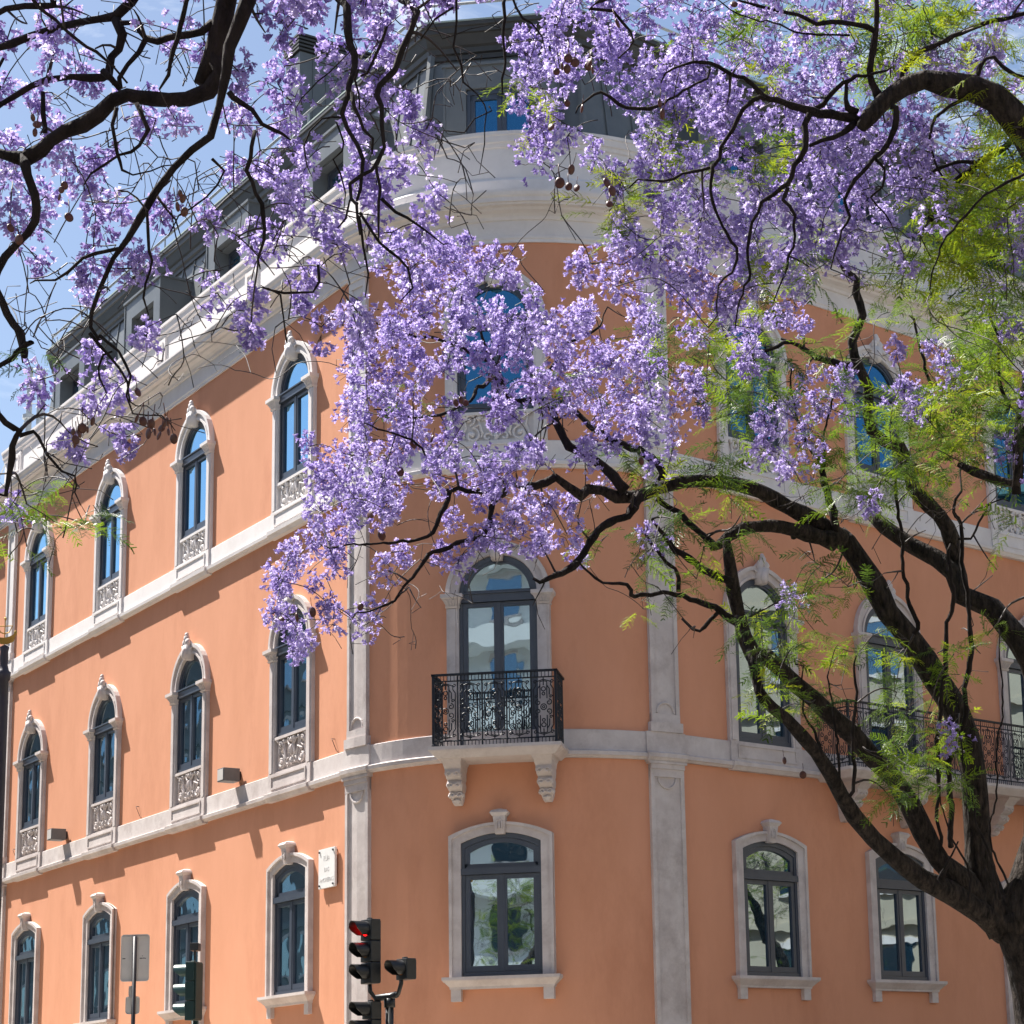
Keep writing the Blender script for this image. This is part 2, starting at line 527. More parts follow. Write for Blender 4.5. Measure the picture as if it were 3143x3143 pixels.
# string courses
def string_course(zb, zt, mat):
    mb = MB()
    sweep(mb, [(-0.02, zb + 0.03), (0.07, zb + 0.03), (0.09, zb + 0.055), (0.12, zb + 0.07), (0.125, zb + 0.13), (0.055, zb + 0.16), (0.05, zt - 0.01), (0.04, zt), (-0.02, zt)], S_END_L, S_END_R)
    # pedestal blocks under each window and pilaster
    blocks = [(sL(t), 0.84) for t in WL] + [(sR(t), 0.84) for t in WR[:1]] + [(sL(-0.58), 0.36), (sR(-0.43), 0.37), (sL(17.15), 0.34)]
    if zb > 10: blocks += [(SM, 0.84)] + [(sR(t), 0.84) for t in WR[1:]]
    for c, h in blocks:
        sweep(mb, [(0.0, zb), (0.10, zb), (0.14, zb + 0.055), (0.16, zb + 0.07), (0.165, zb + 0.135), (0.09, zb + 0.165), (0.085, zt + 0.004), (0.0, zt + 0.004)], c - h, c + h)
        if h > 0.5:
            # moulded frame of a recessed panel
            for (a, b, z0, z1) in ((-0.66, 0.66, zb + 0.21, zb + 0.24), (-0.66, 0.66, zt - 0.07, zt - 0.04), (-0.69, -0.66, zb + 0.21, zt - 0.04), (0.66, 0.69, zb + 0.21, zt - 0.04)):
                sweep(mb, [(0.08, z0), (0.105, z0), (0.105, z1), (0.08, z1)], c + a, c + b)
    return bpart(mb, 'string_course', mat)
string_course(Z1B, Z1T, M['stone'])
string_course(Z2B, Z2T, M['stone_white'])

# pilasters: base block, shaft with sunk panel, capital
def pilaster(c, storeys):
    for (z0, z1, h, mat, k) in storeys:
        mb = MB()
        sweep(mb, [(-0.02, z0), (0.045, z0), (0.045, z1), (-0.02, z1)], c - h, c + h)
        w_ = h - 0.07
        for a, b in ((-h, -w_), (w_, h)):
            sweep(mb, [(0.04, z0 + .3), (0.075, z0 + .3), (0.075, z1 - .25), (0.04, z1 - .25)], c + a, c + b)
        for a, b, y in ((z0 + 0.0, z0 + .16, 0.11), (z0 + .16, z0 + .30, 0.08), (z1 - .25, z1 - .12, 0.078), (z1 - .12, z1 - .04, 0.10), (z1 - .04, z1, 0.12)):
            sweep(mb, [(0.0, a), (y, a), (y, b), (0.0, b)], c - h - (0.035 if y > 0.1 else 0), c + h + (0.035 if y > 0.1 else 0))
        # scroll in the panel foot and head
        for zz, sg in ((z0 + 0.42, 1), (z1 - 0.36, -1)):
            lo = [P(c + 0.17 * math.cos(a_), 0.055, zz - 0.1 * sg + sg * 0.17 * math.sin(a_)) for a_ in np.linspace(0, math.pi, 9)]
            mb.tube(lo, 0.02, 5)
        bpart(mb, 'pilaster', mat)
PIL = [(0.14, Z1B + .01, 0.32, M['stone'], 0), (Z1T + .005, Z2B + .01, 0.27, M['stone'], 1), (Z2T + .005, ZC + 0.02, 0.24, M['stone_white'], 2)]
pilaster(sL(-0.58), PIL)
pilaster(sR(-0.42), PIL)
pilaster(sL(17.15), PIL)

# cornice and parapet
mb = MB()
sweep(mb, [(-0.1, ZC), (0.035, ZC), (0.035, 15.99), (0.05, 16.01), (0.05, 16.05), (0.025, 16.07), (0.025, 16.33), (0.06, 16.34), (0.075, 16.39), (0.12, 16.43), (0.20, 16.46),
           (0.22, 16.50), (0.30, 16.51), (0.31, 16.54), (0.34, 16.55), (0.345, 16.62), (0.37, 16.65), (0.385, 16.70), (0.385, 16.74), (-0.05, 16.80), (-0.1, 16.80)], S_END_L - 0.15, S_END_R + 0.15)
bpart(mb, 'cornice', M['stone_white'])
mb = MB()
sweep(mb, [(-0.35, 16.75), (-0.04, 16.75), (-0.04, 17.10), (-0.06, 17.13), (-0.10, 17.16), (-0.13, 17.17), (-0.13, 17.72), (-0.10, 17.74), (-0.09, 17.80), (-0.06, 17.82), (-0.05, 17.92), (-0.03, 17.94), (-0.03, 18.0), (-0.35, 18.02)], S_END_L, S_END_R)
for k in range(5):   # little posts dividing the parapet
    c = sL(-0.58 + 4.464 * k + (0 if k == 0 else 0.2))
    sweep(mb, [(-0.14, 17.18), (-0.085, 17.18), (-0.085, 17.71), (-0.14, 17.71)], c - 0.26, c + 0.26)
    for a, b in ((-0.16, -0.12), (0.12, 0.16)):
        sweep(mb, [(-0.09, 17.26), (-0.065, 17.26), (-0.065, 17.64), (-0.09, 17.64)], c + a, c + b)
    for z0, z1 in ((17.26, 17.30), (17.60, 17.64)):
        sweep(mb, [(-0.09, z0), (-0.067, z0), (-0.067, z1), (-0.09, z1)], c - .12, c + .12)
bpart(mb, 'parapet', M['stone_white'])

# --- facetted mansard roof
EAVE_N = -0.90
MN = np.array([math.sin((AR - AL) / 2), -math.cos((AR - AL) / 2)])   # outward normal at the corner
MT = np.array([-MN[1], MN[0]])
MIDP = np.array(frame_at(SM)[0])
def line_isect(p, d, q, e):
    a = np.linalg.solve(np.array([d, -e]).T, q - p)
    return p + d * a[0]
_pm = MIDP - MN * 1.0 + MT * (-1.42)
_c1 = A0 + NL * EAVE_N
_cc = line_isect(_c1, DL, MIDP - MT * 1.42, MN)
M_OFF = float((_cc - MIDP) @ MN)           # facet offset at the eave
def roof_pt(k, n):
    """corner k of the roof plan polygon for facade offset n"""
    mo = M_OFF + (n - EAVE_N)
    if k == 0: q = A0 + DL * (18.2 + T0L) + NL * n
    elif k == 1: q = line_isect(A0 + NL * n, DL, MIDP + MN * mo, MT)
    elif k == 2: q = line_isect(A1 + NR * n, DR, MIDP + MN * mo, MT)
    else: q = A1 + DR * 15.5 + NR * n
    return q
def roof_sweep(mb, prof, closed=True):
    n = len(prof)
    vs = []
    for k in range(4):
        for pn, pz in prof:
            q = roof_pt(k, pn); vs.append((q[0], q[1], pz))
    fs = []
    for i in range(3):
        for k in range(n if closed else n - 1):
            k2 = (k + 1) % n
            fs.append((i * n + k, i * n + k2, (i + 1) * n + k2, (i + 1) * n + k))
    if closed: fs += [tuple(range(n)), tuple(3 * n + k for k in reversed(range(n)))]
    mb.add(vs, fs)
roof = MB()
NB, NT, ZB, ZT = -0.80, -1.16, 17.4, 20.12
roof_sweep(roof, [(NB, ZB), (NT, ZT), (-6.5, ZT + .35), (-6.5, ZB)])
def slope_n(z): return NB + (NT - NB) * (z - ZB) / (ZT - ZB)
def roof_line(seg, u, n, z):
    a, b = roof_pt(seg, n), roof_pt(seg + 1, n)
    d = (b - a) / np.linalg.norm(b - a)
    return a, b, d
# standing seams
for seg in range(3):
    a, b = roof_pt(seg, NB), roof_pt(seg + 1, NB)
    ln = np.linalg.norm(b - a); d = (b - a) / ln
    k = int(ln / 0.62)
    nn = (NL, MN, NR)[seg]
    for i in range(1, k):
        q = a + d * ln * i / k
        q2 = q + nn * (NT - NB)
        a2, b2 = roof_pt(seg, NT), roof_pt(seg + 1, NT)
        u2 = (q2 - a2) @ d
        if u2 < 0.05 or u2 > np.linalg.norm(b2 - a2) - 0.05: continue
        roof.tube([(q[0] + nn[0] * .012, q[1] + nn[1] * .012, ZB), (q2[0] + nn[0] * .012, q2[1] + nn[1] * .012, ZT)], 0.022, 4)
for k in (1, 2):
    q, q2 = roof_pt(k, NB + .03), roof_pt(k, NT + .03)
    roof.tube([(q[0], q[1], ZB), (q2[0], q2[1], ZT)], 0.075, 6)
roof_obj = bpart(roof, 'mansard_roof', M['zinc'])
mb = MB()
roof_sweep(mb, [(-1.22, 20.0), (-1.10, 20.0), (-1.10, 20.09), (-1.06, 20.11), (-1.05, 20.20), (-1.02, 20.24), (-0.96, 20.42), (-0.93, 20.44), (-0.93, 20.54), (EAVE_N, 20.56), (EAVE_N, 20.63), (-1.6, 20.68)])
bpart(mb, 'eaves', M['zinc_dark'])
mb = MB()
roof_sweep(mb, [(-0.95, 20.635), (-0.892, 20.635), (-0.892, 20.665), (-0.95, 20.67)])
bpart(mb, 'gutter_flashing', noise_mat('pale_green_flashing', (0.34, 0.42, 0.38), (0.42, 0.48, 0.44), 5, 0.6, 0))
# roof guard rail
mb = MB()
for seg, r0 in ((0, .5), (1, .0), (2, .0)):
    a, b = roof_pt(seg, -1.05), roof_pt(seg + 1, -1.05)
    ln = np.linalg.norm(b - a); d = (b - a) / ln
    mb.tube([(*(a), 21.06), (*(b), 21.06)], 0.03, 5)
    k = max(1, int(ln / 2.2))
    for i in range(k + 1):
        q = a + d * ln * i / k
        mb.tube([(q[0], q[1], 20.6), (q[0], q[1], 21.06)], 0.02, 5)
bpart(mb, 'roof_railing', M['galv'])
# stair tower on the roof
def lbox(mb, t0, t1, n0, n1, z0, z1):
    ps = [A0 + DL * (t + T0L) * 1.0 + NL * n for t, n in ((t0, n0), (t1, n0), (t1, n1), (t0, n1))]
    mb.add([(p[0], p[1], z0) for p in ps] + [(p[0], p[1], z1) for p in ps], [(0, 3, 2, 1), (4, 5, 6, 7), (0, 1, 5, 4), (1, 2, 6, 5), (2, 3, 7, 6), (3, 0, 4, 7)])
mb = MB()
lbox(mb, 6.17, 6.85, -2.0, -4.6, 20.3, 23.72)
for i in range(8):
    lbox(mb, 6.172 + 0.33 * i * 0, 6.15, -2.3 - .3 * i, -2.33 - .3 * i, 20.3, 23.7)
bpart(mb, 'roof_stair_tower', M['zinc'])
mb = MB()
for i in range(5):
    lbox(mb, 6.12, 6.9, -1.95, -4.65, 23.74 + i * 0.085, 23.785 + i * 0.085)
lbox(mb, 6.2, 6.8, -2.05, -4.5, 23.72, 24.12)
bpart(mb, 'ventilation_louvre', M['zinc_dark'])

# --- window kit (local axes: x along the facade, y inward, z up; origin on the wall plane)
def arc(r, cz, a0=180, a1=0, n=20, cx=0):
    return [(cx + r * math.cos(math.radians(a0 + (a1 - a0) * i / n)), cz + r * math.sin(math.radians(a0 + (a1 - a0) * i / n))) for i in range(n + 1)]
def seg_curve(h, zs, rise, n=14, r0=None):
    return [(h * (-1 + 2 * i / n), zs + rise * (1 - (-1 + 2 * i / n) ** 2)) for i in range(n + 1)]

cache = {}
def cached(key, fn):
    if key not in cache: cache[key] = fn()
    return cache[key]
def inst(key, fn, name, mat, parent, mw=None, smooth=False):
    """one mesh shared by every repeat of a part"""
    me = cached(key, lambda: mesh_of(fn, name, mat, smooth))
    o = bpy.data.objects.new(name, me)
    COL.objects.link(o)
    o.parent = parent
    if mw is not None: o.matrix_basis = mw
    return o
def mesh_of(fn, name, mat, smooth):
    mb = fn()
    me = bpy.data.meshes.new(name)
    me.from_pydata(mb.v, [], mb.f); me.validate(); fix_normals(me)
    me.materials.append(mat)
    if smooth: me.polygons.foreach_set('use_smooth', [True] * len(me.polygons))
    return me

Y_FR = -0.02     # sash plane depth behind the wall face
def sash_arch(z0, zs, hw, trans=None):
    mb = MB()
    o_ = [(-hw, z0)] + arc(hw, zs) + [(hw, z0)]
    i_ = [(-hw + .075, z0 + .08)] + arc(hw - .075, zs) + [(hw - .075, z0 + .08)]
    mb.ring(o_, i_, Y_FR, Y_FR + .12)
    mb.box(-hw, hw, Y_FR, Y_FR + .12, z0, z0 + .08)
    # transom
    mb.box(-hw + .02, hw - .02, Y_FR - .035, Y_FR + .1, zs - .10, zs + .03)
    mb.box(-hw + .02, hw - .02, Y_FR - .06, Y_FR, zs + .03, zs + .055)
    # fanlight casement
    h2 = hw - .078
    mb.ring(arc(h2, zs + .032), [(x, max(z, zs + .095)) for x, z in arc(h2 - .065, zs + .032)], Y_FR + .015, Y_FR + .10)
    mb.box(-h2 + .02, h2 - .02, Y_FR + .015, Y_FR + .1, zs + .034, zs + .097)
    # two casements
    for a, b in ((-h2, -.002), (.002, h2)):
        z1, z2 = z0 + .085, zs - .105
        for q in ((a, a + .075, z1, z2), (b - .075, b, z1, z2), (a + .075, b - .075, z1, z1 + .09), (a + .075, b - .075, z2 - .07, z2)):
            mb.box(q[0], q[1], Y_FR + .015, Y_FR + .10, q[2], q[3])
    mb.box(-.035, .035, Y_FR + .005, Y_FR + .015, z0 + .085, zs - .105)
    return mb
def pane_arch(z0, zs, hw):
    mb = MB()
    y = Y_FR + .05
    mb.prism([(-hw + .1, zs + .06)] + [(x, max(z, zs + .06)) for x, z in arc(hw - .10, zs + .03)][1:-1] + [(hw - .1, zs + .06)], y, y + .012)
    for a, b in ((-hw + .12, -.05), (.05, hw - .12)):
        mb.box(a, b, y, y + .012, z0 + .12, zs - .14)
    return mb
def sash_seg(z0, zs, hw, rise, zt):
    mb = MB()
    def top(h, d): return [(x, z - d) for x, z in seg_curve(h, zs, rise * (h / hw) ** 2, 14)]
    o_ = [(-hw, z0)] + [(x, z) for x, z in seg_curve(hw, zs, rise)] + [(hw, z0)]
    i_ = [(-hw + .075, z0 + .07)] + [(x * (hw - .075) / hw, z - .08) for x, z in seg_curve(hw, zs, rise)] + [(hw - .075, z0 + .07)]
    mb.ring(o_, i_, Y_FR, Y_FR + .12)
    mb.box(-hw, hw, Y_FR, Y_FR + .12, z0, z0 + .07)
    mb.box(-hw + .02, hw - .02, Y_FR - .035, Y_FR + .1, zt - .06, zt + .04)
    h2 = hw - .078
    o_ = [(-h2, zt + .045)] + [(x * h2 / hw, z - .083) for x, z in seg_curve(hw, zs, rise)] + [(h2, zt + .045)]
    i_ = [(-h2 + .07, zt + .11)] + [(x * (h2 - .07) / hw, z - .15) for x, z in seg_curve(hw, zs, rise)] + [(h2 - .07, zt + .11)]
    mb.ring(o_, i_, Y_FR + .015, Y_FR + .1)
    mb.box(-h2, h2, Y_FR + .015, Y_FR + .1, zt + .045, zt + .11)
    for a, b in ((-h2, -.002), (.002, h2)):
        z1, z2 = z0 + .075, zt - .065
        for q in ((a, a + .075, z1, z2), (b - .075, b, z1, z2), (a + .075, b - .075, z1, z1 + .09), (a + .075, b - .075, z2 - .07, z2)):
            mb.box(q[0], q[1], Y_FR + .015, Y_FR + .10, q[2], q[3])
    mb.box(-.035, .035, Y_FR + .005, Y_FR + .015, z0 + .075, zt - .065)
    return mb
def pane_seg(z0, zs, hw, rise, zt):
    mb = MB(); y = Y_FR + .05; h2 = hw - .14
    mb.prism([(-h2, zt + .10)] + [(x * h2 / hw, z - .14) for x, z in seg_curve(hw, zs, rise)] + [(h2, zt + .10)], y, y + .012)
    for a, b in ((-hw + .12, -.05), (.05, hw - .12)):
        mb.box(a, b, y, y + .012, z0 + .12, zt - .1)
    return mb

def surround_arch(z0, zs, hi=.64, ho=.84):
    """stone jamb pilasters, capitals and archivolt; reaches back into the wall"""
    mb = MB()
    for e in (-1, 1):
        x0, x1 = sorted((e * hi, e * ho))
        mb.box(x0, x1, -.07, .17, z0, zs - .16)
        xa, xb = sorted((e * (hi + .05), e * (ho - .04)))
        mb.box(xa, xb, -.09, -.06, z0 + .02, zs - .2)
        cx = e * (hi + ho) / 2; h = (ho - hi) / 2
        mb.frustum(zs - .19, h + .005, -.095, .16, zs - .16, h + .02, -.115, .16, cx)
        mb.frustum(zs - .16, h, -.09, .16, zs - .05, h + .05, -.15, .16, cx)
        mb.frustum(zs - .05, h + .055, -.155, .16, zs - .03, h + .075, -.175, .16, cx)
        mb.frustum(zs - .03, h + .08, -.18, .16, zs + .03, h + .08, -.18, .16, cx)
        for kx in (-.6, -.2, .2, .6):      # flutes of the capital
            mb.tube([(cx + kx * h, -.10, zs - .15), (cx + kx * (h + .05), -.155, zs - .06)], .014, 5)
    r0, r1 = hi, ho - .02
    mb.ring(arc(r1, zs + .03), arc(r0, zs + .03), -.06, .17)
    mb.ring(arc(r1 + .035, zs + .03), arc(r1 - .035, zs + .03), -.105, -.0)
    mb.ring(arc(r0 + .055, zs + .03), arc(r0 + .012, zs + .03), -.078, -.0)
    return mb
def keystone_arch(zs, hi=.64):
    mb = MB(); z = zs + .03 + hi
    mb.frustum(z - .1, .085, -.15, .05, z + .18, .12, -.19, .05)
    mb.blob((0, -.17, z + .02), (.09, .07, .13), 8, 6, .12, 1)
    mb.blob((-.07, -.14, z + .22), (.07, .06, .09), 8, 6, .15, 2)
    mb.blob((.07, -.14, z + .22), (.07, .06, .09), 8, 6, .15, 3)
    mb.blob((0, -.14, z + .30), (.075, .06, .09), 8, 6, .18, 4)
    mb.blob((0, -.13, z + .385), (.045, .045, .055), 8, 6, .2, 5)
    for e in (-1, 1):
        mb.tube([(e * .09, -.11, z + .1), (e * .13, -.09, z + .12), (e * .14, -.08, z + .19), (e * .10, -.1, z + .24)], .024, 6)
    return mb
def spiral(cx, cz, r, a0, turns, y, sg=1, n=18, r_end=.25):
    return [(cx + sg * (r * (1 - (1 - r_end) * i / n)) * math.cos(a0 + turns * 2 * math.pi * i / n), y - .012 * math.sin(math.pi * i / n), cz + (r * (1 - (1 - r_end) * i / n)) * math.sin(a0 + turns * 2 * math.pi * i / n)) for i in range(n + 1)]
def relief(z0, z1, hw=.6):
    mb = MB(); h = z1 - z0; zc = (z0 + z1) / 2
    mb.box(-hw - .04, hw + .04, .02, .16, z0, z1)
    mb.box(-hw - .04, hw + .04, -.06, .1, z1 - .05, z1)
    mb.box(-hw - .04, hw + .04, -.045, .1, z0, z0 + .03)
    y = -.015
    T_ = lambda pts, r=.024: mb.tube(pts, [r * (1.15 - .5 * abs(2 * i / (len(pts) - 1) - 1)) for i in range(len(pts))], 6)
    for sg in (-1, 1):
        T_(spiral(sg * .40, zc - .13, .135, math.pi * .5, 1.15, y, sg), .027)
        T_(spiral(sg * .44, zc + .15, .105, -math.pi * .5, -1.1, y, sg), .022)
        T_(spiral(sg * .14, zc - .17, .075, math.pi * .9, -1.0, y, sg), .022)
        T_([(sg * .05, y, z0 + .1), (sg * .12, y - .02, zc - .02), (sg * .07, y - .02, zc + .12), (sg * .16, y, z1 - .1), (sg * .24, y, z1 - .13)], .026)
        T_([(sg * .40, y, zc - .0), (sg * .27, y - .02, zc + .05), (sg * .22, y - .02, zc - .1), (sg * .25, y, z0 + .09)], .026)
        T_([(sg * .53, y, z1 - .1), (sg * .5, y - .01, zc + .02), (sg * .55, y, zc - .12), (sg * .52, y, z0 + .08)], .02)
        T_([(sg * .27, y, zc + .05), (sg * .3, y - .01, zc + .18), (sg * .22, y, z1 - .08)], .02)
        for bx, bz, br in ((.29, .19, .045), (.40, -.13, .05), (.10, .2, .045), (.44, .15, .035), (.54, .22, .035)):
            mb.blob((sg * bx, y - .012, zc + bz * h / .58), (br, .035, br), 7, 5, .12, int(bx * 100))
    mb.blob((0, y - .02, zc + .02), (.05, .05, .10), 8, 6, .1, 9)
    mb.blob((0, y - .015, zc - .17), (.045, .04, .07), 8, 6, .1, 10)
    mb.blob((0, y - .015, zc + .21), (.05, .04, .05), 8, 6, .1, 11)
    return mb
def surround_seg(z0, zs, rise, hi=.64, ho=.83):
    mb = MB()
    outer = [(-ho, z0)] + [(x * ho / hi, z + .115) for x, z in seg_curve(hi, zs, rise + .05)] + [(ho, z0)]
    inner = [(-hi, z0)] + seg_curve(hi, zs, rise) + [(hi, z0)]
    mb.ring(outer, inner, -.065, .17)
    o2 = [(-ho - .0, z0)] + [(x * ho / hi, z + .115) for x, z in seg_curve(hi, zs, rise + .05)] + [(ho, z0)]
    i2 = [(-ho + .05, z0)] + [(x * (ho - .05) / hi, z + .068) for x, z in seg_curve(hi, zs, rise + .05)] + [(ho - .05, z0)]
    mb.ring(o2, i2, -.10, -.03)
    return mb
def keystone_seg(zs, rise):
    mb = MB(); z = zs + rise
    mb.frustum(z - .03, .075, -.13, .0, z + .25, .10, -.17, .0)
    mb.frustum(z + .25, .11, -.18, .0, z + .30, .15, -.21, .0)
    mb.frustum(z + .30, .15, -.21, .0, z + .34, .12, -.18, .0)
    mb.frustum(z + .34, .12, -.18, .0, z + .37, .02, -.10, .0)
    mb.tube([(x, -.165, zz) for x, zz in [(-.04, z + .04), (-.045, z + .15), (-.02, z + .2), (.02, z + .2), (.045, z + .15), (.04, z + .04)]], .014, 5)
    mb.blob((0, -.15, z + .1), (.03, .03, .06), 7, 5)
    return mb
def sill_mb(z1=3.785, h=.93):
    mb = MB()
    mb.frustum(z1 - .05, h, -.20, .16, z1, h, -.20, .16)
    mb.frustum(z1 - .075, h - .02, -.175, .16, z1 - .05, h - .01, -.19, .16)
    mb.frustum(z1 - .15, h - .10, -.10, .1, z1 - .075, h - .03, -.165, .1)
    mb.frustum(z1 - .185, h - .105, -.09, .1, z1 - .15, h - .10, -.095, .1)
    for e in (-1, 1):
        mb.box(*sorted((e * (h - .28), e * (h - .12))), -.075, .1, z1 - .37, z1 - .185)
    return mb

nwin = 0
def add_window(s, floor, stone, glass, kind='relief', hw=.66, zlow=None, label=None):
    mw = BINV @ local(s)
    if floor == 0:
        zs, rise, zt, z0 = (5.88, .15, 5.44, 3.79)
        k = ('w0',)
        win = inst(('w0', hw), lambda: sash_seg(z0, zs, .66, rise, zt), 'window', M['joinery'], building, mw)
        inst(('p0', glass.name), lambda: pane_seg(z0, zs, .66, rise, zt), 'pane', glass, win)
        inst('s0', lambda: surround_seg(z0, zs, rise), 'stone_surround', stone, win)
        inst('k0', lambda: keystone_seg(zs, rise), 'keystone', stone, win)
        inst('sill0', sill_mb, 'sill', stone, win)
    else:
        zs = 9.88 if floor == 1 else 14.60
        z0 = {1: 8.30, 2: 12.98}[floor]
        zb = {1: 7.66, 2: 12.47}[floor]
        if kind == 'door': z0 = 7.36
        elif kind == 'grille': z0 = 7.68
        win = inst(('w', floor, kind, stone.name), lambda: sash_arch(z0, zs, .66), 'window', M['joinery'], building, mw)
        inst(('p', floor, kind, glass.name), lambda: pane_arch(z0, zs, .66), 'pane', glass, win)
        inst(('s', floor, kind, stone.name), lambda: surround_arch(7.3 if kind == 'door' else zb, zs), 'stone_surround', stone, win)
        inst(('k', floor, stone.name), lambda: keystone_arch(zs), 'keystone', stone, win, smooth=True)
        if kind == 'relief':
            inst(('r', floor, stone.name), lambda: relief(zb, z0 + .01), 'relief_panel', stone, win, smooth=False)
    if label: win['label'] = label
    return win
for i, t in enumerate(WL):
    add_window(sL(t), 0, M['stone'], M['glass'])
    add_window(sL(t), 1, M['stone'], M['glass'])
    add_window(sL(t), 2, M['stone_white'], M['glass_sky'])
add_window(SM, 0, M['stone'], M['glass'])
add_window(SM, 1, M['stone'], M['glass'], 'door')
add_window(SM, 2, M['stone_white'], M['glass_blue'])
for i, t in enumerate(WR):
    if i != 2: add_window(sR(t), 0, M['stone'], M['glass'])
    w1 = add_window(sR(t), 1, M['stone'], M['glass'], 'grille' if i == 0 else 'door')
    add_window(sR(t), 2, M['stone_white'], M['glass_blue'])
    if i == 0: win_grille = w1
# tall entrance on the right front
def big_surround():
    mb = MB()
    hi, ho, z0, zs = 1.0, 1.18, .14, 5.5
    mb.ring([(-ho, z0)] + [(x * ho / hi, z + .13) for x, z in seg_curve(hi, zs, .28)] + [(ho, z0)], [(-hi, z0)] + seg_curve(hi, zs, .2) + [(hi, z0)], -.07, .2)
    return mb
ent = MB()
ent.box(-1.0, -.9, .2, .3, .14, 5.5); ent.box(.9, 1.0, .2, .3, .14, 5.5); ent.box(-.05, .05, .2, .3, .14, 4.6); ent.box(-1, 1, .19, .31, 4.6, 4.75)
ent_o = ent.build('entrance_door', M['joinery'], building); ent_o.matrix_basis = BINV @ local(sR(WR[2]))
inst('bs', big_surround, 'stone_surround', M['stone'], ent_o)
pm = MB(); pm.box(-.9, -.05, .24, .25, .2, 4.6); pm.box(.05, .9, .24, .25, .2, 4.6); pm.box(-.9, .9, .24, .25, 4.75, 5.6)
inst('bp', lambda: pm, 'pane', M['glass'], ent_o)

# --- ornate iron railing panel, local x,z plane
def rail_panel(mb, x0, x1, z0, z1, y, fn=None):
    f = fn or (lambda x, z: (x, y, z))
    r = .009
    w_ = x1 - x0; cx = (x0 + x1) / 2; cz = (z0 + z1) / 2; h = z1 - z0
    def T(pts, rr=r, sd=4): mb.tube([f(a, b) for a, b in pts], rr, sd, cap=False)
    def sp(ax, az, rad, a0, tr, n=10, re=.3):
        T([(ax + rad * (1 - (1 - re) * i / n) * math.cos(a0 + tr * 2 * math.pi * i / n), az + rad * (1 - (1 - re) * i / n) * math.sin(a0 + tr * 2 * math.pi * i / n)) for i in range(n + 1)])
    # outer stepped strap with round arches head and foot
    for sg in (-1, 1):
        q = w_ * .40
        for k in (.6, 1.0):
            T([(cx + sg * q * k, cz - h * .20), (cx + sg * q * k, cz - h * .30), (cx + sg * q * (k - .25), cz - h * .36), (cx + sg * q * (k - .25), cz - h * .42), (cx, cz - h * (.40 + .06 * k))])
            T([(cx + sg * q * k, cz + h * .20), (cx + sg * q * k, cz + h * .30), (cx + sg * q * (k - .25), cz + h * .36), (cx + sg * q * (k - .25), cz + h * .42), (cx, cz + h * (.40 + .06 * k))])
        T([(cx + sg * q, cz - h * .2), (cx + sg * q, cz + h * .2)])
        T([(cx + sg * q * .35, cz - h * .38), (cx + sg * q * .35, cz - h * .14)])
        T([(cx + sg * q * .35, cz + h * .38), (cx + sg * q * .35, cz + h * .14)])
        for s2 in (-1, 1):
            sp(cx + sg * q * .55, cz + s2 * h * .075, w_ * .13, math.pi / 2 * s2, sg * s2 * -1.1)
            sp(cx + sg * q * .85, cz + s2 * h * .42, w_ * .08, 0, 1.0, 8)
            sp(cx + sg * q * .75, cz + s2 * h * .17, w_ * .07, 0, 1.0, 8)
    sp(cx, cz, w_ * .12, 0, 1, 10, 1.0)
    sp(cx, cz, w_ * .05, 0, 1, 6, 1.0)
    for s2 in (-1, 1):
        sp(cx, cz + s2 * h * .30, w_ * .09, 0, 1, 8, 1.0)
        sp(cx, cz + s2 * h * .22, w_ * .06, 0, 1, 8, 1.0)
    T([(cx, z0), (cx, cz - h * .36)]); T([(cx, z1), (cx, cz + h * .36)])
def railing(length, depth, npan, z0=0.0, h=1.13, ends=True):
    """balcony railing, front along x, returns to the wall at both ends (y=-depth front)"""
    mb = MB()
    hl = length / 2
    zt = z0 + h
    def side(p0, p1, n):
        p0 = np.array(p0, float); p1 = np.array(p1, float); ln = np.linalg.norm(p1 - p0)
        for zz, rr in ((z0 + .09, .012), (zt - .09, .012)):
            mb.tube([(*p0, zz), (*p1, zz)], rr, 5)
        wp = ln / n
        for i in range(n):
            a = p0 + (p1 - p0) * i / n
            d = (p1 - p0) / ln
            rail_panel(mb, 0, wp, z0 + .09, zt - .09, 0, lambda x, z, a=a, d=d: (a[0] + d[0] * x, a[1] + d[1] * x, z))
        for i in range(n + 1):
            a = p0 + (p1 - p0) * i / n
            mb.tube([(*a, z0), (*a, zt)], .013, 4)
        k = int(ln / .055)
        for i in range(k + 1):
            a = p0 + (p1 - p0) * i / k
            mb.tube([(*a, z0 + .0), (*a, z0 + .09)], .006, 4)
            mb.tube([(*a, zt - .09), (*a, zt)], .006, 4)
    side((-hl, -depth), (hl, -depth), npan)
    if ends:
        side((-hl, -depth), (-hl, -.05), 2); side((hl, -depth), (hl, -.05), 2)
    for a, b in (((-hl, -.0), (-hl, -depth)), ((-hl, -depth), (hl, -depth)), ((hl, -depth), (hl, -.0))):
        d = np.array(b) - np.array(a); d = d / np.linalg.norm(d); nn = np.array([-d[1], d[0]]) * .03
        a_ = np.array(a) - d * .03; b_ = np.array(b) + d * .03
        vs = [(*(a_ + nn), zt), (*(a_ - nn), zt), (*(b_ - nn), zt), (*(b_ + nn), zt)]
        mb.add(vs + [(x, y, z + .03) for x, y, z in vs], [(0, 3, 2, 1), (4, 5, 6, 7), (0, 1, 5, 4), (1, 2, 6, 5), (2, 3, 7, 6), (3, 0, 4, 7)])
    for x in (-hl, hl):
        mb.box(x - .02, x + .02, -depth - .02, -depth + .02, z0, zt)
        mb.blob((x, -depth, z0 + .02), (.035, .035, .035))
    return mb
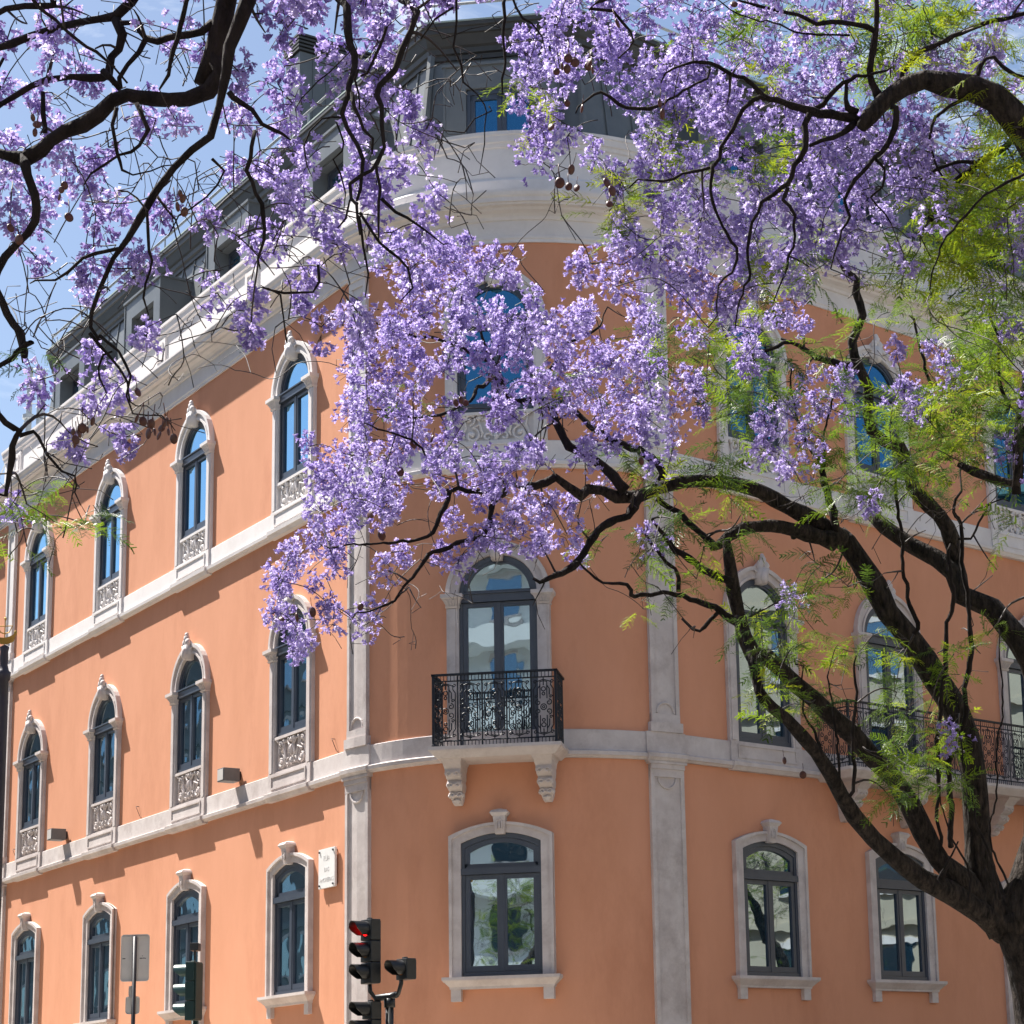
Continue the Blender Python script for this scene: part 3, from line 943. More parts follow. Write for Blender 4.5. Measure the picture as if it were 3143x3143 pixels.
def corbel():
    mb = MB()
    mb.frustum(-.05, .15, -.62, 0, 0, .17, -.66, 0)
    mb.frustum(-.14, .13, -.50, 0, -.05, .145, -.60, 0)
    prof = [(-.14, .50), (-.20, .51), (-.27, .44), (-.30, .36), (-.36, .40), (-.42, .34), (-.47, .24), (-.52, .26), (-.58, .16), (-.64, .12), (-.66, .05)]
    hw = [.125, .125, .12, .11, .12, .115, .10, .10, .09, .07, .06]
    n = len(prof); vs = []
    for (z, y), x in zip(prof, hw): vs += [(-x, -y, z), (x, -y, z), (x, 0, z), (-x, 0, z)]
    fs = [tuple(4 * (n - 1) + k for k in range(4))]
    for i in range(n - 1):
        for k in range(4): fs.append((4 * i + k, 4 * i + (k + 1) % 4, 4 * i + 4 + (k + 1) % 4, 4 * i + 4 + k))
    mb.add(vs, fs)
    for z, y in ((-.22, .50), (-.38, .38), (-.52, .25)):
        for e in (-1, 1):
            mb.tube(spiral(e * .055, z, .045, 0, 1.0, -y - .01, e, 10), .014, 5)
            mb.blob((e * .10, -y + .05, z), (.035, .06, .045), 7, 5, .2, int(-z * 100) + e)
    mb.blob((0, -.14, -.6), (.07, .08, .06), 8, 6, .2, 3)
    return mb
def slab(hl, d):
    mb = MB()
    mb.frustum(-.055, hl, -d, .05, 0, hl, -d, .05)
    mb.frustum(-.085, hl - .03, -d + .03, .05, -.055, hl - .012, -d + .012, .05)
    mb.frustum(-.17, hl - .12, -d + .12, .05, -.085, hl - .035, -d + .035, .05)
    return mb
def balcony(s, hl, d, z, npan, corbels):
    mw = BINV @ local(s, z)
    b = inst(('slab', hl), lambda: slab(hl, d), 'balcony', M['stone'], building, mw)
    inst(('rail', hl), lambda: railing(2 * hl - .16, d - .08, npan), 'railing', M['iron'], b)
    for x in corbels:
        inst('corbel', corbel, 'corbel', M['stone'], b, Matrix.Translation((x, 0, -.17)))
    return b
balcony(SM + .05, 1.05, .82, 7.31, 5, (-.72, .72))
balcony(sR(6.95), 3.95, .85, 7.31, 20, (-3.3, -1.75, .62, 2.2, 3.4))
# low grille across the first right-hand window
mb = MB()
for zz in (7.70, 7.78, 8.22): mb.tube([(-.62, .1, zz), (.62, .1, zz)], .013, 5)
mb.box(-.63, .63, .07, .13, 8.29, 8.32)
for i in range(3): rail_panel(mb, -.62 + i * .4133, -.62 + (i + 1) * .4133, 7.78, 8.22, .1)
for i in range(24): mb.tube([(-.62 + i * 1.24 / 23, .1, 8.22), (-.62 + i * 1.24 / 23, .1, 8.3)], .006, 4)
for i in range(4): mb.tube([(-.62 + i * .4133, .1, 7.69), (-.62 + i * .4133, .1, 8.3)], .013, 4)
mb.build('window_grille', M['iron'], win_grille)

# --- dormers
def dormer_body():
    mb = MB(); n0 = -.60; yb = 1.2
    z0, z1 = 17.4, 19.46
    y0 = .35
    # front frame ring
    mb.ring([(-1.0, z0), (-1.0, z1), (1.0, z1), (1.0, z0)], [(-.62, z0), (-.62, z1 - .42), (.62, z1 - .42), (.62, z0)], y0, y0 + .12)
    for e in (-1, 1):
        mb.box(*sorted((e * .96, e * 1.0)), y0 + .12, yb, z0, z1)
        mb.box(*sorted((e * .62, e * .66)), y0 + .12, y0 + .5, z0, z1 - .42)
        mb.box(*sorted((e * .985, e * 1.02)), y0 - .02, y0 + .02, z0, z1 + .01)
    mb.box(-1.04, 1.04, y0 - .04, yb, z1, z1 + .05)
    mb.box(-.66, .66, y0 + .12, y0 + .5, z1 - .46, z1 - .42)
    return mb
def dormer_sash(dy=.30):
    mb = MB(); y = .35 + dy; z0, z1 = 17.6, 19.04
    mb.ring([(-.62, z0), (-.62, z1), (.62, z1), (.62, z0)], [(-.55, z0 + .07), (-.55, z1 - .1), (.55, z1 - .1), (.55, z0 + .07)], y, y + .1)
    for a, b in ((-.55, -.003), (.003, .55)):
        for q in ((a, a + .08, z0, z1 - .1), (b - .08, b, z0, z1 - .1), (a, b, z1 - .2, z1 - .1)):
            mb.box(q[0], q[1], y + .02, y + .08, q[2], q[3])
    return mb
def dormer_pane(dy=.35):
    mb = MB(); y = .35 + dy
    mb.box(-.5, -.05, y, y + .01, 17.6, 18.86); mb.box(.05, .5, y, y + .01, 17.6, 18.86)
    mb.box(-.62, .62, y + .02, y + .05, 17.5, 19.04)
    return mb
for t in WL:
    mw = BINV @ local(sL(t - .52))
    d = inst('dormer', dormer_body, 'dormer', M['zinc'], building, mw)
    inst('dsash', dormer_sash, 'window_frame', M['joinery'], d)
    inst('dpane2', dormer_pane, 'pane', M['glass_sky'], d)
for t in WR[:3]:
    mw = BINV @ local(sR(t + .3))
    d = inst('dormer', dormer_body, 'dormer', M['zinc'], building, mw)
    inst('dsash', dormer_sash, 'window_frame', M['joinery'], d)
    inst('dpane', dormer_pane, 'pane', M['glass_blue'], d)
# corner dormer, set into the middle facet
ang = math.atan2(MT[1], MT[0])
base = MIDP + MN * (M_OFF + (-.70 - EAVE_N) + .35)
mw = BINV @ Matrix.Translation((base[0], base[1], .18)) @ Matrix.Rotation(ang, 4, 'Z')
d = inst('dormer', dormer_body, 'dormer', M['zinc'], building, mw)
inst('dsash3', lambda: dormer_sash(.05), 'window_frame', M['joinery'], d)
inst('dpane3', lambda: dormer_pane(.10), 'pane', M['glass_blue'], d)

# ------------------------------------------------------------------ things on the walls
def floodlight(t, label):
    o = thing('wall_floodlight', label, 'floodlight', (0, 0, 0), 'grey box floodlights above the lower string course')
    o.matrix_basis = local(sL(t), 7.86)
    mb = MB(); mb.box(-.14, .14, -.38, -.06, -.12, .12)
    mb.build('housing', M['lamp_grey'], o, bevel=.008)
    mb = MB(); mb.box(-.05, .05, -.06, .01, -.08, .08)
    mb.build('bracket', M['pole'], o)
    mb = MB(); mb.box(-.12, .12, -.386, -.381, -.10, .10)
    mb.build('lens', M['sign_back'], o)
floodlight(4.07, 'grey box floodlight on the left wall between the first and second windows from the corner')
floodlight(13.0, 'grey box floodlight on the left wall between the third and fourth windows from the corner')
def bracket(t):
    o = thing('flag_holder', 'tiny rusty wire hook on the sunlit wall above the lower string course', 'hook', (0, 0, 0), 'small wire hooks on the left wall')
    o.matrix_basis = local(sL(t), 7.86)
    mb = MB(); mb.tube([(0, 0, .08), (0, -.06, .08), (.03, -.07, .06), (.05, -.0, -.12)], .007, 4)
    mb.build('wire', M['twig'], o)
for t in (0.25, 8.9, 16.3): bracket(t)
pl = thing('street_name_plaque', 'white marble street name plaque beside the pilaster at the rounded corner', 'plaque')
pl.matrix_basis = local(sL(.40), 5.78)
mb = MB(); mb.box(-.30, .30, -.07, -.03, -.33, .33)
mb.build('slab', M['plaque'], pl, bevel=.004)
mb = MB()
for x in (-.25, .25):
    for z in (-.28, .28):
        mb.tube([(x, -.09, z), (x, .0, z)], .018, 8)
mb.build('fixing_bolts', M['bolt'], pl)
def text_mesh(txt, size):
    cu = bpy.data.curves.new('t', 'FONT'); cu.body = txt; cu.size = size; cu.align_x = 'CENTER'; cu.align_y = 'CENTER'; cu.extrude = .0015
    o = bpy.data.objects.new('t', cu); COL.objects.link(o)
    dg = bpy.context.evaluated_depsgraph_get()
    me = bpy.data.meshes.new_from_object(o.evaluated_get(dg))
    bpy.data.objects.remove(o)
    return me
for txt, z, sz in (('RUA', .17, .12), ('DAS', -.02, .10), ('AMOREIRAS', -.19, .095)):
    me = text_mesh(txt, sz); me.materials.clear(); me.materials.append(M['engraving'])
    o = bpy.data.objects.new('lettering', me); COL.objects.link(o); o.parent = pl
    o.matrix_basis = Matrix.Translation((0, -.0725, z)) @ Matrix.Rotation(math.pi / 2, 4, 'X')

# ------------------------------------------------------------------ street furniture
def visor(mb, cx, cy, cz, r, ln, cut=.45, flare=1.0):
    """tunnel hood round a lens; lens axis is -y, hood reaches ln forward"""
    sides = 20; vs = []; fs = []
    for ri in (r, r - .008):
        for k in range(sides + 1):
            a = math.radians(-52) + math.radians(284) * k / sides
            tip = ln * (1 - cut * max(0, -math.sin(a)) - .25 * (1 - math.sin(a)) * .5)
            for yy in (0, tip):
                vs.append((cx + ri * math.cos(a), cy - yy, cz + ri * math.sin(a)))
    m_ = 2 * (sides + 1)
    for k in range(sides):
        fs.append((2 * k, 2 * k + 2, 2 * k + 3, 2 * k + 1))
        fs.append((m_ + 2 * k, m_ + 2 * k + 1, m_ + 2 * k + 3, m_ + 2 * k + 2))
        fs.append((2 * k + 1, 2 * k + 3, m_ + 2 * k + 3, m_ + 2 * k + 1))
    mb.add(vs, fs)
def disc(cx, cy, cz, r, n=20, dome=.02):
    mb = MB(); vs = [(cx, cy - dome, cz)] + [(cx + r * math.cos(2 * math.pi * k / n), cy, cz + r * math.sin(2 * math.pi * k / n)) for k in range(n)]
    mb.add(vs, [(0, 1 + k, 1 + (k + 1) % n) for k in range(n)]); return mb
def signal_head(parent, loc, rz, lights, body, mod=.285, wd=.26, r=.105, vl=.22, vm=None):
    h = bpy.data.objects.new('signal_head', None)
    n = len(lights)
    mb = MB()
    for i in range(n):
        mb.box(-wd / 2, wd / 2, 0, .15, (i - n) * mod + .004, (i - n + 1) * mod - .004)
    mb.box(-wd / 2 + .02, wd / 2 - .02, .15, .17, -n * mod + .02, -.02)
    mb.box(-.03, .03, .03, .09, -.004, .02)
    hd = mb.build('signal_head', body, parent, bevel=.012)
    hd.matrix_basis = Matrix.Translation(loc) @ Matrix.Rotation(rz, 4, 'Z')
    for i, lt in enumerate(lights):
        cz = -(i + .5) * mod + .01
        mb = MB(); visor(mb, 0, 0, cz, r, vl)
        mb.build('visor', vm or body, hd)
        disc(0, -.004, cz, r - .012).build('lens', M[lt], hd, smooth=True)
    return hd
g0 = ray(735, 1932, 28.3)
tl = thing('traffic_light', 'black traffic light with its red lamp lit and a side lamp on a forked bracket', 'traffic light', (g0[0], g0[1], 0.0))
def relp(o, p): return Vector(p) - o.location
mb = MB(); mb.tube([(0, 0, 0.0), (0, 0, 3.2)], .055, 14); mb.tube([(0, 0, 3.1), (0, 0, 3.22)], .075, 14); mb.lathe([(.16, 0), (.16, .03), (.09, .06), (.06, .3)], (0, 0, .14))
mb.build('post', M['signal_black'], tl, smooth=True)
c1 = relp(tl, ray(697, 1862, 28.3)); c2 = relp(tl, ray(757, 1848, 28.2)); ctr = Vector((0, 0, 3.22))
mb = MB()
mb.tube([c1 + Vector((0, 0, .03)), c1 + Vector((.01, 0, -.06)), Vector((c1.x * .7, c1.y * .7, 3.22)), ctr + Vector((0, 0, .03)), Vector((c2.x * .75, c2.y * .75, 3.27)), c2 + Vector((0, 0, -.05)), c2 + Vector((0, 0, .04))], .03, 8)
mb.tube([(c1.x * .75, c1.y * .75, 3.22), (0, 0, 3.25), (c2.x * .6, c2.y * .6, 3.26)], .045, 8)
mb.build('bracket_arm', M['signal_black'], tl, smooth=True)
RZ = math.radians(-50)
hl_ = relp(tl, ray(690, 1734, 28.3))
signal_head(tl, (hl_.x, hl_.y, hl_.z), RZ, ['red_light', 'amber', 'dark_lens'], M['signal_black'])
h2_ = relp(tl, ray(757, 1808, 28.2))
signal_head(tl, (h2_.x, h2_.y, h2_.z), RZ, ['amber'], M['signal_black'])
h3_ = relp(tl, ray(692, 1889, 28.3))
signal_head(tl, (h3_.x, h3_.y, h3_.z), RZ, ['dark_lens', 'dark_lens'], M['signal_black'], mod=.24, wd=.24, r=.10, vl=.24)

g0 = ray(368, 1932, 33.0)
tl2 = thing('traffic_light', 'dark green traffic light seen from its side with a small camera on top', 'traffic light', (g0[0], g0[1], 0))
mb = MB(); mb.tube([(0, 0, 0), (0, 0, 3.4)], .055, 14); mb.build('post', M['signal_green'], tl2, smooth=True)
hh = relp(tl2, ray(358, 1815, 33.0))
RZ2 = math.radians(-105)
M['visor_green'] = noise_mat('faded_green_visor', (0.03, 0.075, 0.07), (0.04, 0.09, 0.085), 8, 0.3, 0, 10, 0.6)
signal_head(tl2, (hh.x, hh.y, hh.z), RZ2, ['dark_lens', 'dark_lens', 'dark_lens'], M['signal_green'], mod=.30, wd=.28, r=.11, vl=.24, vm=M['visor_green'])
cam_ = relp(tl2, ray(368, 1787, 33.0))
mb = MB(); mb.box(cam_.x - .06, cam_.x + .07, cam_.y - .1, cam_.y + .1, cam_.z - .06, cam_.z + .06); mb.tube([(cam_.x, cam_.y, cam_.z - .2), (cam_.x, cam_.y, cam_.z - .05)], .02, 6)
mb.build('detector_camera', M['signal_black'], tl2, bevel=.01)

g0 = ray(251, 1932, 36.3)
sg = thing('road_sign', 'road sign seen from behind, pale rounded aluminium plates on a thin dark post', 'road sign', (g0[0], g0[1], 0))
mb = MB(); mb.tube([(0, 0, 0), (0, 0, 4.85)], .035, 10); mb.build('post', M['pole'], sg, smooth=True)
def rounded(mb, cx, cz, w_, h_, r, y0, y1):
    pts = []
    for ax, az, a0 in ((1, 1, 0), (-1, 1, 90), (-1, -1, 180), (1, -1, 270)):
        for k in range(5):
            a = math.radians(a0 + 22.5 * k)
            pts.append((cx + ax * (w_ / 2 - r) + r * math.cos(a), cz + az * (h_ / 2 - r) + r * math.sin(a)))
    mb.prism(pts, y0, y1); return pts
for (x, y, w_, h_) in ((247, 1805, .49, .80), (245, 1870, .12, .20), (247, 1896, .24, .30)):
    c = relp(sg, ray(x, y, 36.3))
    mb = MB(); pts = rounded(mb, c.x, c.z, w_, h_, .05, .05, .06)
    ipts = [(c.x + (a - c.x) * .95, c.z + (b - c.z) * .96) for a, b in pts]
    mb.ring(pts, ipts, .035, .05, close=True)
    mb.box(c.x - w_ * .47, c.x + w_ * .47, .03, .05, c.z + h_ * .46 - .02, c.z + h_ * .46)
    pz = mb.build('sign_plate', M['sign_back'], sg)
c = relp(sg, ray(247, 1806, 36.3))
mb = MB()
for x0, x1, z0 in ((-.215, -.165, 0), (.08, .13, 0), (.14, .165, .002), (.172, .185, -.002), (.12, .13, .04)):
    mb.box(c.x + x0, c.x + x1, .047, .05, c.z + z0 - .008, c.z + z0 + .008)
mb.build('maker_mark', M['bolt'], sg)

# old street lamp post with a gilded ship
g0 = ray(-6, 1600, 22.0)
lp = thing('lamp_post', 'dark cast iron lamp post with a gilded ship on top at the left edge', 'lamp post', (g0[0], g0[1], 0))
zt = ray(6.5, 1212, 22.0)[2]
mb = MB(); mb.lathe([(.22, 0), (.22, .3), (.15, .4), (.10, .9), (.07, 1.2), (.058, zt - .55), (.055, zt - .5), (.055, zt - .32), (.07, zt - .30), (.075, zt - .22), (.055, zt - .2), (.04, zt - .14), (.045, zt - .06), (.04, zt), (.05, zt + .05), (.0, zt + .08)], (0, 0, 0), 20)
mb.build('post', M['post_purple'], lp, smooth=True)
mb = MB(); zz = zt + .08
hull = []
for i in range(9):
    u = -1 + i / 4
    hull.append((.26 * u, .06 * (1 - u * u) + .012, zz + .07 + .10 * u * u))
n = len(hull)
vs = [(x, -y, z + .04) for x, y, z in hull] + [(x, y, z + .04) for x, y, z in hull] + [(x * .8, 0, zz + .05 * (x / .26) ** 2) for x, y, z in hull]
mb.add(vs, [(i, i + 1, n + i + 1, n + i) for i in range(n - 1)] + [(i, i + 1, 2 * n + i + 1, 2 * n + i) for i in range(n - 1)] + [(n + i, n + i + 1, 2 * n + i + 1, 2 * n + i) for i in range(n - 1)])
mb.tube([(0, 0, zz), (0, 0, zz + .5)], .014, 6)
mb.tube([(-.17, 0, zz + .33), (.17, 0, zz + .33)], .01, 5)
mb.tube([(-.17, 0, zz + .33), (-.10, 0, zz + .22), (0, 0, zz + .19), (.10, 0, zz + .22), (.17, 0, zz + .33)], .012, 5)
mb.blob((.24, 0, zz + .2), (.04, .03, .05)); mb.blob((-.22, 0, zz + .16), (.05, .035, .03)); mb.blob((0, 0, zz + .46), (.03, .03, .03))
mb.v = [(x * .46, y * .46, zz + (z - zz) * .6) for x, y, z in mb.v]
mb.build('ship_finial', M['brass'], lp)

# ------------------------------------------------------------------ neighbours
nb = thing('neighbour_building', 'white rendered neighbouring building beyond the far left end of the salmon building', 'building', (0, 0, 0))
mb = MB()
def quadbox(mb, p0, d, nn, l0, l1, n0, n1, z0, z1):
    ps = [p0 + d * l + nn * n_ for l, n_ in ((l0, n0), (l1, n0), (l1, n1), (l0, n1))]
    mb.add([(p[0], p[1], z0) for p in ps] + [(p[0], p[1], z1) for p in ps], [(0, 3, 2, 1), (4, 5, 6, 7), (0, 1, 5, 4), (1, 2, 6, 5), (2, 3, 7, 6), (3, 0, 4, 7)])
quadbox(mb, A0, DL, NL, 19.2, 40, .2, -14, 0, 16.6)
quadbox(mb, A0, DL, NL, 19.0, 40.2, .5, -14, 16.6, 16.9)
mb.build('wall', M['white_render'], nb)
mb = MB()
for zz in (3, 7, 11):
    for l in (21.5, 25, 28.5, 32):
        quadbox(mb, A0, DL, NL, l, l + 1.2, .22, .17, zz, zz + 2)
mb.build('window', M['glass'], nb)
am = ray(40, 1180, 62)
ant = thing('antenna_mast', 'grey lattice antenna mast on the rooftop at the far left', 'antenna mast', (am[0], am[1], 16.9))
mb = MB(); h_ = ray(40, 655, 62)[2] - 16.9
mb.tube([(0, 0, 0), (0, 0, h_)], .09, 8)
for k in range(5):
    mb.tube([(0, 0, h_ * (.25 + .13 * k)), (0, 0, h_ * (.25 + .13 * k) + .12)], .19, 8)
mb.tube([(.35, 0, h_ * .5), (.35, 0, h_ * .98)], .13, 8); mb.tube([(0, 0, h_ * .7), (.35, 0, h_ * .7)], .04, 6)
mb.tube([(0, 0, h_ * .8), (-2.5, .5, 0)], .02, 4); mb.tube([(0, 0, h_ * .6), (-1.4, .5, 0)], .02, 4); mb.tube([(-.9, 0, 0), (-.9, 0, h_ * .7)], .03, 5)
mb.build('mast', M['galv'], ant)
mb = MB(); mb.tube([(0, 0, -17), (0, 0, 0)], .2, 8); 

def opposite(name, label, p, ang, ln, depth, h, wallm, bands):  # stand-in houses out of view, shaped for pane reflections and less sky fill
    """house whose street front starts at p and runs along direction ang; it faces right of that direction"""
    b = thing(name, label, 'building', (p[0], p[1], 0), rz=ang)
    mb = MB(); mb.box(0, ln, 0, depth, 0, h); mb.build('wall', wallm, b)
    mb = MB(); bal = MB(); fr = MB()
    z = 1.0
    while z < h - 2.5:
        x = 1.2
        while x < ln - 1.8:
            mb.box(x, x + 1.3, -.03, 0, z + .5, z + 2.2)
            fr.box(x - .12, x + 1.42, -.08, .0, z + 2.2, z + 2.38); fr.box(x - .12, x + 1.42, -.10, .0, z + .38, z + .5); x += 2.7
        if bands: bal.box(-.1, ln + .1, -1.3, 0, z + 2.55, z + 3.45)
        else: bal.box(-.05, ln + .05, -.15, 0, z + 2.7, z + 2.9)
        z += 3.4
    bal.box(-.3, ln + .3, -.4, 0, h - .3, h)
    mb.build('windows', M['glass'], b); bal.build('balcony_band' if bands else 'cornice', wallm, b); fr.build('window_surrounds', M['stone'], b)
    return b
M['grey_render'] = noise_mat('grey_render', (0.16, 0.165, 0.17), (0.21, 0.215, 0.22), 1, 0.85, 0, 10, 0.2)
M['brown_render'] = noise_mat('ochre_render', (0.22, 0.15, 0.10), (0.28, 0.19, 0.13), 1, 0.85, 0, 10, 0.2)
opposite('office_building', 'white office block with long balcony bands across the street behind the viewer', (-8, -17), math.pi, 24, 14, 27, M['white_render'], True)
opposite('ochre_standin_house', 'unseen ochre stand-in house behind the viewer, added to block sky light', (24, -19), math.pi, 31, 12, 24, M['brown_render'], False)  # dark house added out of view to cut sky fill on shaded walls
opposite('cream_house', 'cream town house across the side street on the right', (33, 58), -math.pi / 2, 60, 12, 21, M['cream_render'], False)
q0 = A0 + NL * 27 - DL * 2
opposite('grey_standin_house', 'unseen grey stand-in house on the left, sized to darken pane reflections', (q0[0], q0[1]), math.atan2(DL[1], DL[0]), 140, 10, 26, M['grey_render'], False)  # unseen; height and length set so the lower left panes reflect it

# ------------------------------------------------------------------ trees
def catmull(P_, R_, step):
    P_ = np.asarray(P_, float); R_ = np.asarray(R_, float)
    if len(P_) < 2: return P_, R_
    Pe = np.vstack([2 * P_[0] - P_[1], P_, 2 * P_[-1] - P_[-2]])
    op, orr = [], []
    for i in range(len(P_) - 1):
        p0, p1, p2, p3 = Pe[i], Pe[i + 1], Pe[i + 2], Pe[i + 3]
        k = max(1, int(np.linalg.norm(p2 - p1) / step))
        for j in range(k):
            t = j / k
            op.append(.5 * ((2 * p1) + (-p0 + p2) * t + (2 * p0 - 5 * p1 + 4 * p2 - p3) * t * t + (-p0 + 3 * p1 - 3 * p2 + p3) * t ** 3))
            orr.append(R_[i] * (1 - t) + R_[i + 1] * t)
    op.append(P_[-1]); orr.append(R_[-1])
    return np.array(op), np.array(orr)

SC_ = 0.334058   # zoom crop px -> 1932 frame
def cv(off, s=None):
    s = s or SC_
    return lambda x, y: (off[0] + x * s, off[1] + y * s)
fT1 = cv((0, 0)); fT2 = cv((645.4, 0)); fT3 = cv((1286.6, 0))
fD = cv((0, 645.4)); fE = cv((645.4, 645.4)); fF = cv((1286.6, 645.4)); fC = cv((1286.6, 1286.6))
fR1 = cv((0, 553.2), .15908); fR3 = cv((522.5, 61.5), .19090)

class Tree:
    def __init__(s, name, label, depth, loc, bark, thick=1.0):
        s.root = thing(name, label, 'tree', loc, 'jacaranda trees in flower')
        s.d = depth; s.bark = bark; s.thick = thick
        s.limb = MB(); s.bran = MB(); s.tw = MB()
        s.nodes = []; s.noder = []
        s.off = Vector(loc)
    def w2r(s, w, d):   # crop-pixel width -> radius in metres
        return w * SC_ * 1.62681 * d / F_PX / 2
    def line(s, fn, pts, ws, d0=None, d1=None, pre=None, post=None, k=None, bump=.06, sides=None, knots=True, wscale=1.0):
        d0 = d0 or s.d; d1 = d1 if d1 is not None else d0
        n = len(pts)
        if np.isscalar(ws): ws = [ws] * n
        if len(ws) < n: ws = list(np.interp(np.linspace(0, 1, n), np.linspace(0, 1, len(ws)), ws))
        PP, RR = [], []
        if pre:
            for q, r in pre: PP.append(q); RR.append(r)
        for i, (x, y) in enumerate(pts):
            d = d0 + (d1 - d0) * i / max(1, n - 1)
            PP.append(ray(*fn(x, y), d)); RR.append(s.w2r(ws[i] * wscale, d))
        if post:
            for q, r in post: PP.append(q); RR.append(r)
        mx = max(RR)
        Pn, Rn = catmull(PP, RR, max(.05, min(.18, mx * 1.2)))
        # organic wobble
        wob = RNG.normal(0, 1, Pn.shape); ker = np.ones(3) / 3
        for c in range(3): wob[:, c] = np.convolve(wob[:, c], ker, 'same')
        Pn = Pn + wob * (Rn[:, None] * .14)
        if mx < .055:
            w2 = RNG.normal(0, 1, Pn.shape)
            for c in range(3): w2[:, c] = np.convolve(np.pad(w2[:, c], 3, 'edge'), np.ones(7) / 7, 'valid')
            w2[0] = w2[-1] = 0
            Pn = Pn + w2 * .045
        Rn = Rn * (1 + .09 * RNG.normal(0, 1, len(Rn)).clip(-1.5, 1.5))
        tgt = s.limb if mx > .055 else s.bran
        sd_ = 14 if mx > .055 else 7
        tgt.tube(Pn, Rn, sd_)
        if knots and mx > .05:
            for i in range(3, len(Pn) - 3, 5):
                if RNG.random() < .35:
                    a = RNG.normal(0, 1, 3); a /= np.linalg.norm(a)
                    r = Rn[i] * RNG.uniform(.35, .6)
                    tgt.blob(Pn[i] + a * Rn[i] * .72, (r, r, r * 1.3), 7, 5, .2, i)
        s.nodes.append(Pn[::2]); s.noder.append(Rn[::2])
        return Pn, Rn
    def finish(s, targets, bare, ped=.5, small=None):
        """grow twigs to the blossom and leaf clusters"""
        nodes = list(np.vstack(s.nodes)); rads = list(np.concatenate(s.noder))
        NN = np.array(nodes)
        cap = len(NN) + 60 * (len(targets) + len(bare)) + 10
        buf = np.zeros((cap, 3)); buf[:len(NN)] = NN
        rb = np.zeros(cap); rb[:len(NN)] = rads; cnt = len(NN)
        T_ = [(np.asarray(p), 0) for p in targets] + [(np.asarray(p), 1) for p in bare]
        d0 = [np.min(np.linalg.norm(NN - p, axis=1)) for p, _ in T_]
        for idx in np.argsort(d0):
            p, kind = T_[idx]
            dv = buf[:cnt] - p
            dist = np.sqrt((dv ** 2).sum(1)) * (1 + .25 * RNG.random(cnt))
            j = int(np.argmin(dist)); a = buf[j]; ln = np.linalg.norm(p - a)
            if ln < .04: continue
            k = max(3, int(ln / .055))
            t = np.linspace(0, 1, k + 1)[:, None]
            q = a + (p - a) * t
            wv = np.cumsum(RNG.normal(0, 1, (k + 1, 3)), axis=0)
            for c_ in (0, 1, 2, 0, 1, 2): wv[:, c_] = np.convolve(np.pad(wv[:, c_], 2, 'edge'), (.1, .22, .36, .22, .1), 'valid')
            wv -= wv[0] + (wv[-1] - wv[0]) * t
            q = q + wv * .036 * min(1.6, .5 + ln)
            q[:, 2] += np.sin(t[:, 0] * math.pi) * ln * RNG.uniform(-.12, .22)
            r0 = min(rb[j] * .8, .0085 + .010 * min(1, ln / 1.2)) * s.thick
            r1 = .0040 * s.thick
            rr = r0 + (r1 - r0) * t[:, 0]
            s.tw.tube(q, rr, 4, cap=False)
            kk = k
            buf[cnt:cnt + kk] = q[1:]; rb[cnt:cnt + kk] = rr[1:]; cnt += kk
            # short side spurs
            for _ in range(int(RNG.integers(0, 2)) + kind):
                i = int(RNG.integers(1, k + 1)); v = RNG.normal(0, 1, 3); v /= np.linalg.norm(v); v[2] -= .3
                l2 = RNG.uniform(.06, .22)
                m1 = q[i] + v * l2 * .5 + RNG.normal(0, .015, 3); m2 = q[i] + v * l2 + RNG.normal(0, .03, 3)
                s.tw.tube([q[i], m1, m2], [rr[i] * .75, rr[i] * .6, .003], 3, cap=False)
        inv = Matrix.Translation(-s.off)
        for mb, nm, mat in ((s.limb, 'trunk', s.bark), (s.bran, 'branches', M['bark_dark']), (s.tw, 'twigs', M['twig'])):
            if mb.v:
                o = mb.build(nm, mat, s.root, smooth=True, mw=inv)

def quads_mesh(name, V, tone, mat, parent, off, nv=4):
    """V: (faces, nv, 3) array, tone: (faces,)"""
    nf = len(V)
    me = bpy.data.meshes.new(name)
    me.vertices.add(nf * nv); me.loops.add(nf * nv); me.polygons.add(nf)
    me.vertices.foreach_set('co', (V - np.array(off)).astype(np.float32).ravel())
    me.loops.foreach_set('vertex_index', np.arange(nf * nv, dtype=np.int32))
    me.polygons.foreach_set('loop_start', np.arange(0, nf * nv, nv, dtype=np.int32))
    me.polygons.foreach_set('loop_total', np.full(nf, nv, dtype=np.int32))
    at = me.attributes.new('tone', 'FLOAT', 'FACE')
    at.data.foreach_set('value', tone.astype(np.float32))
    me.update(calc_edges=True)
    return link_mesh(name, me, mat, parent)

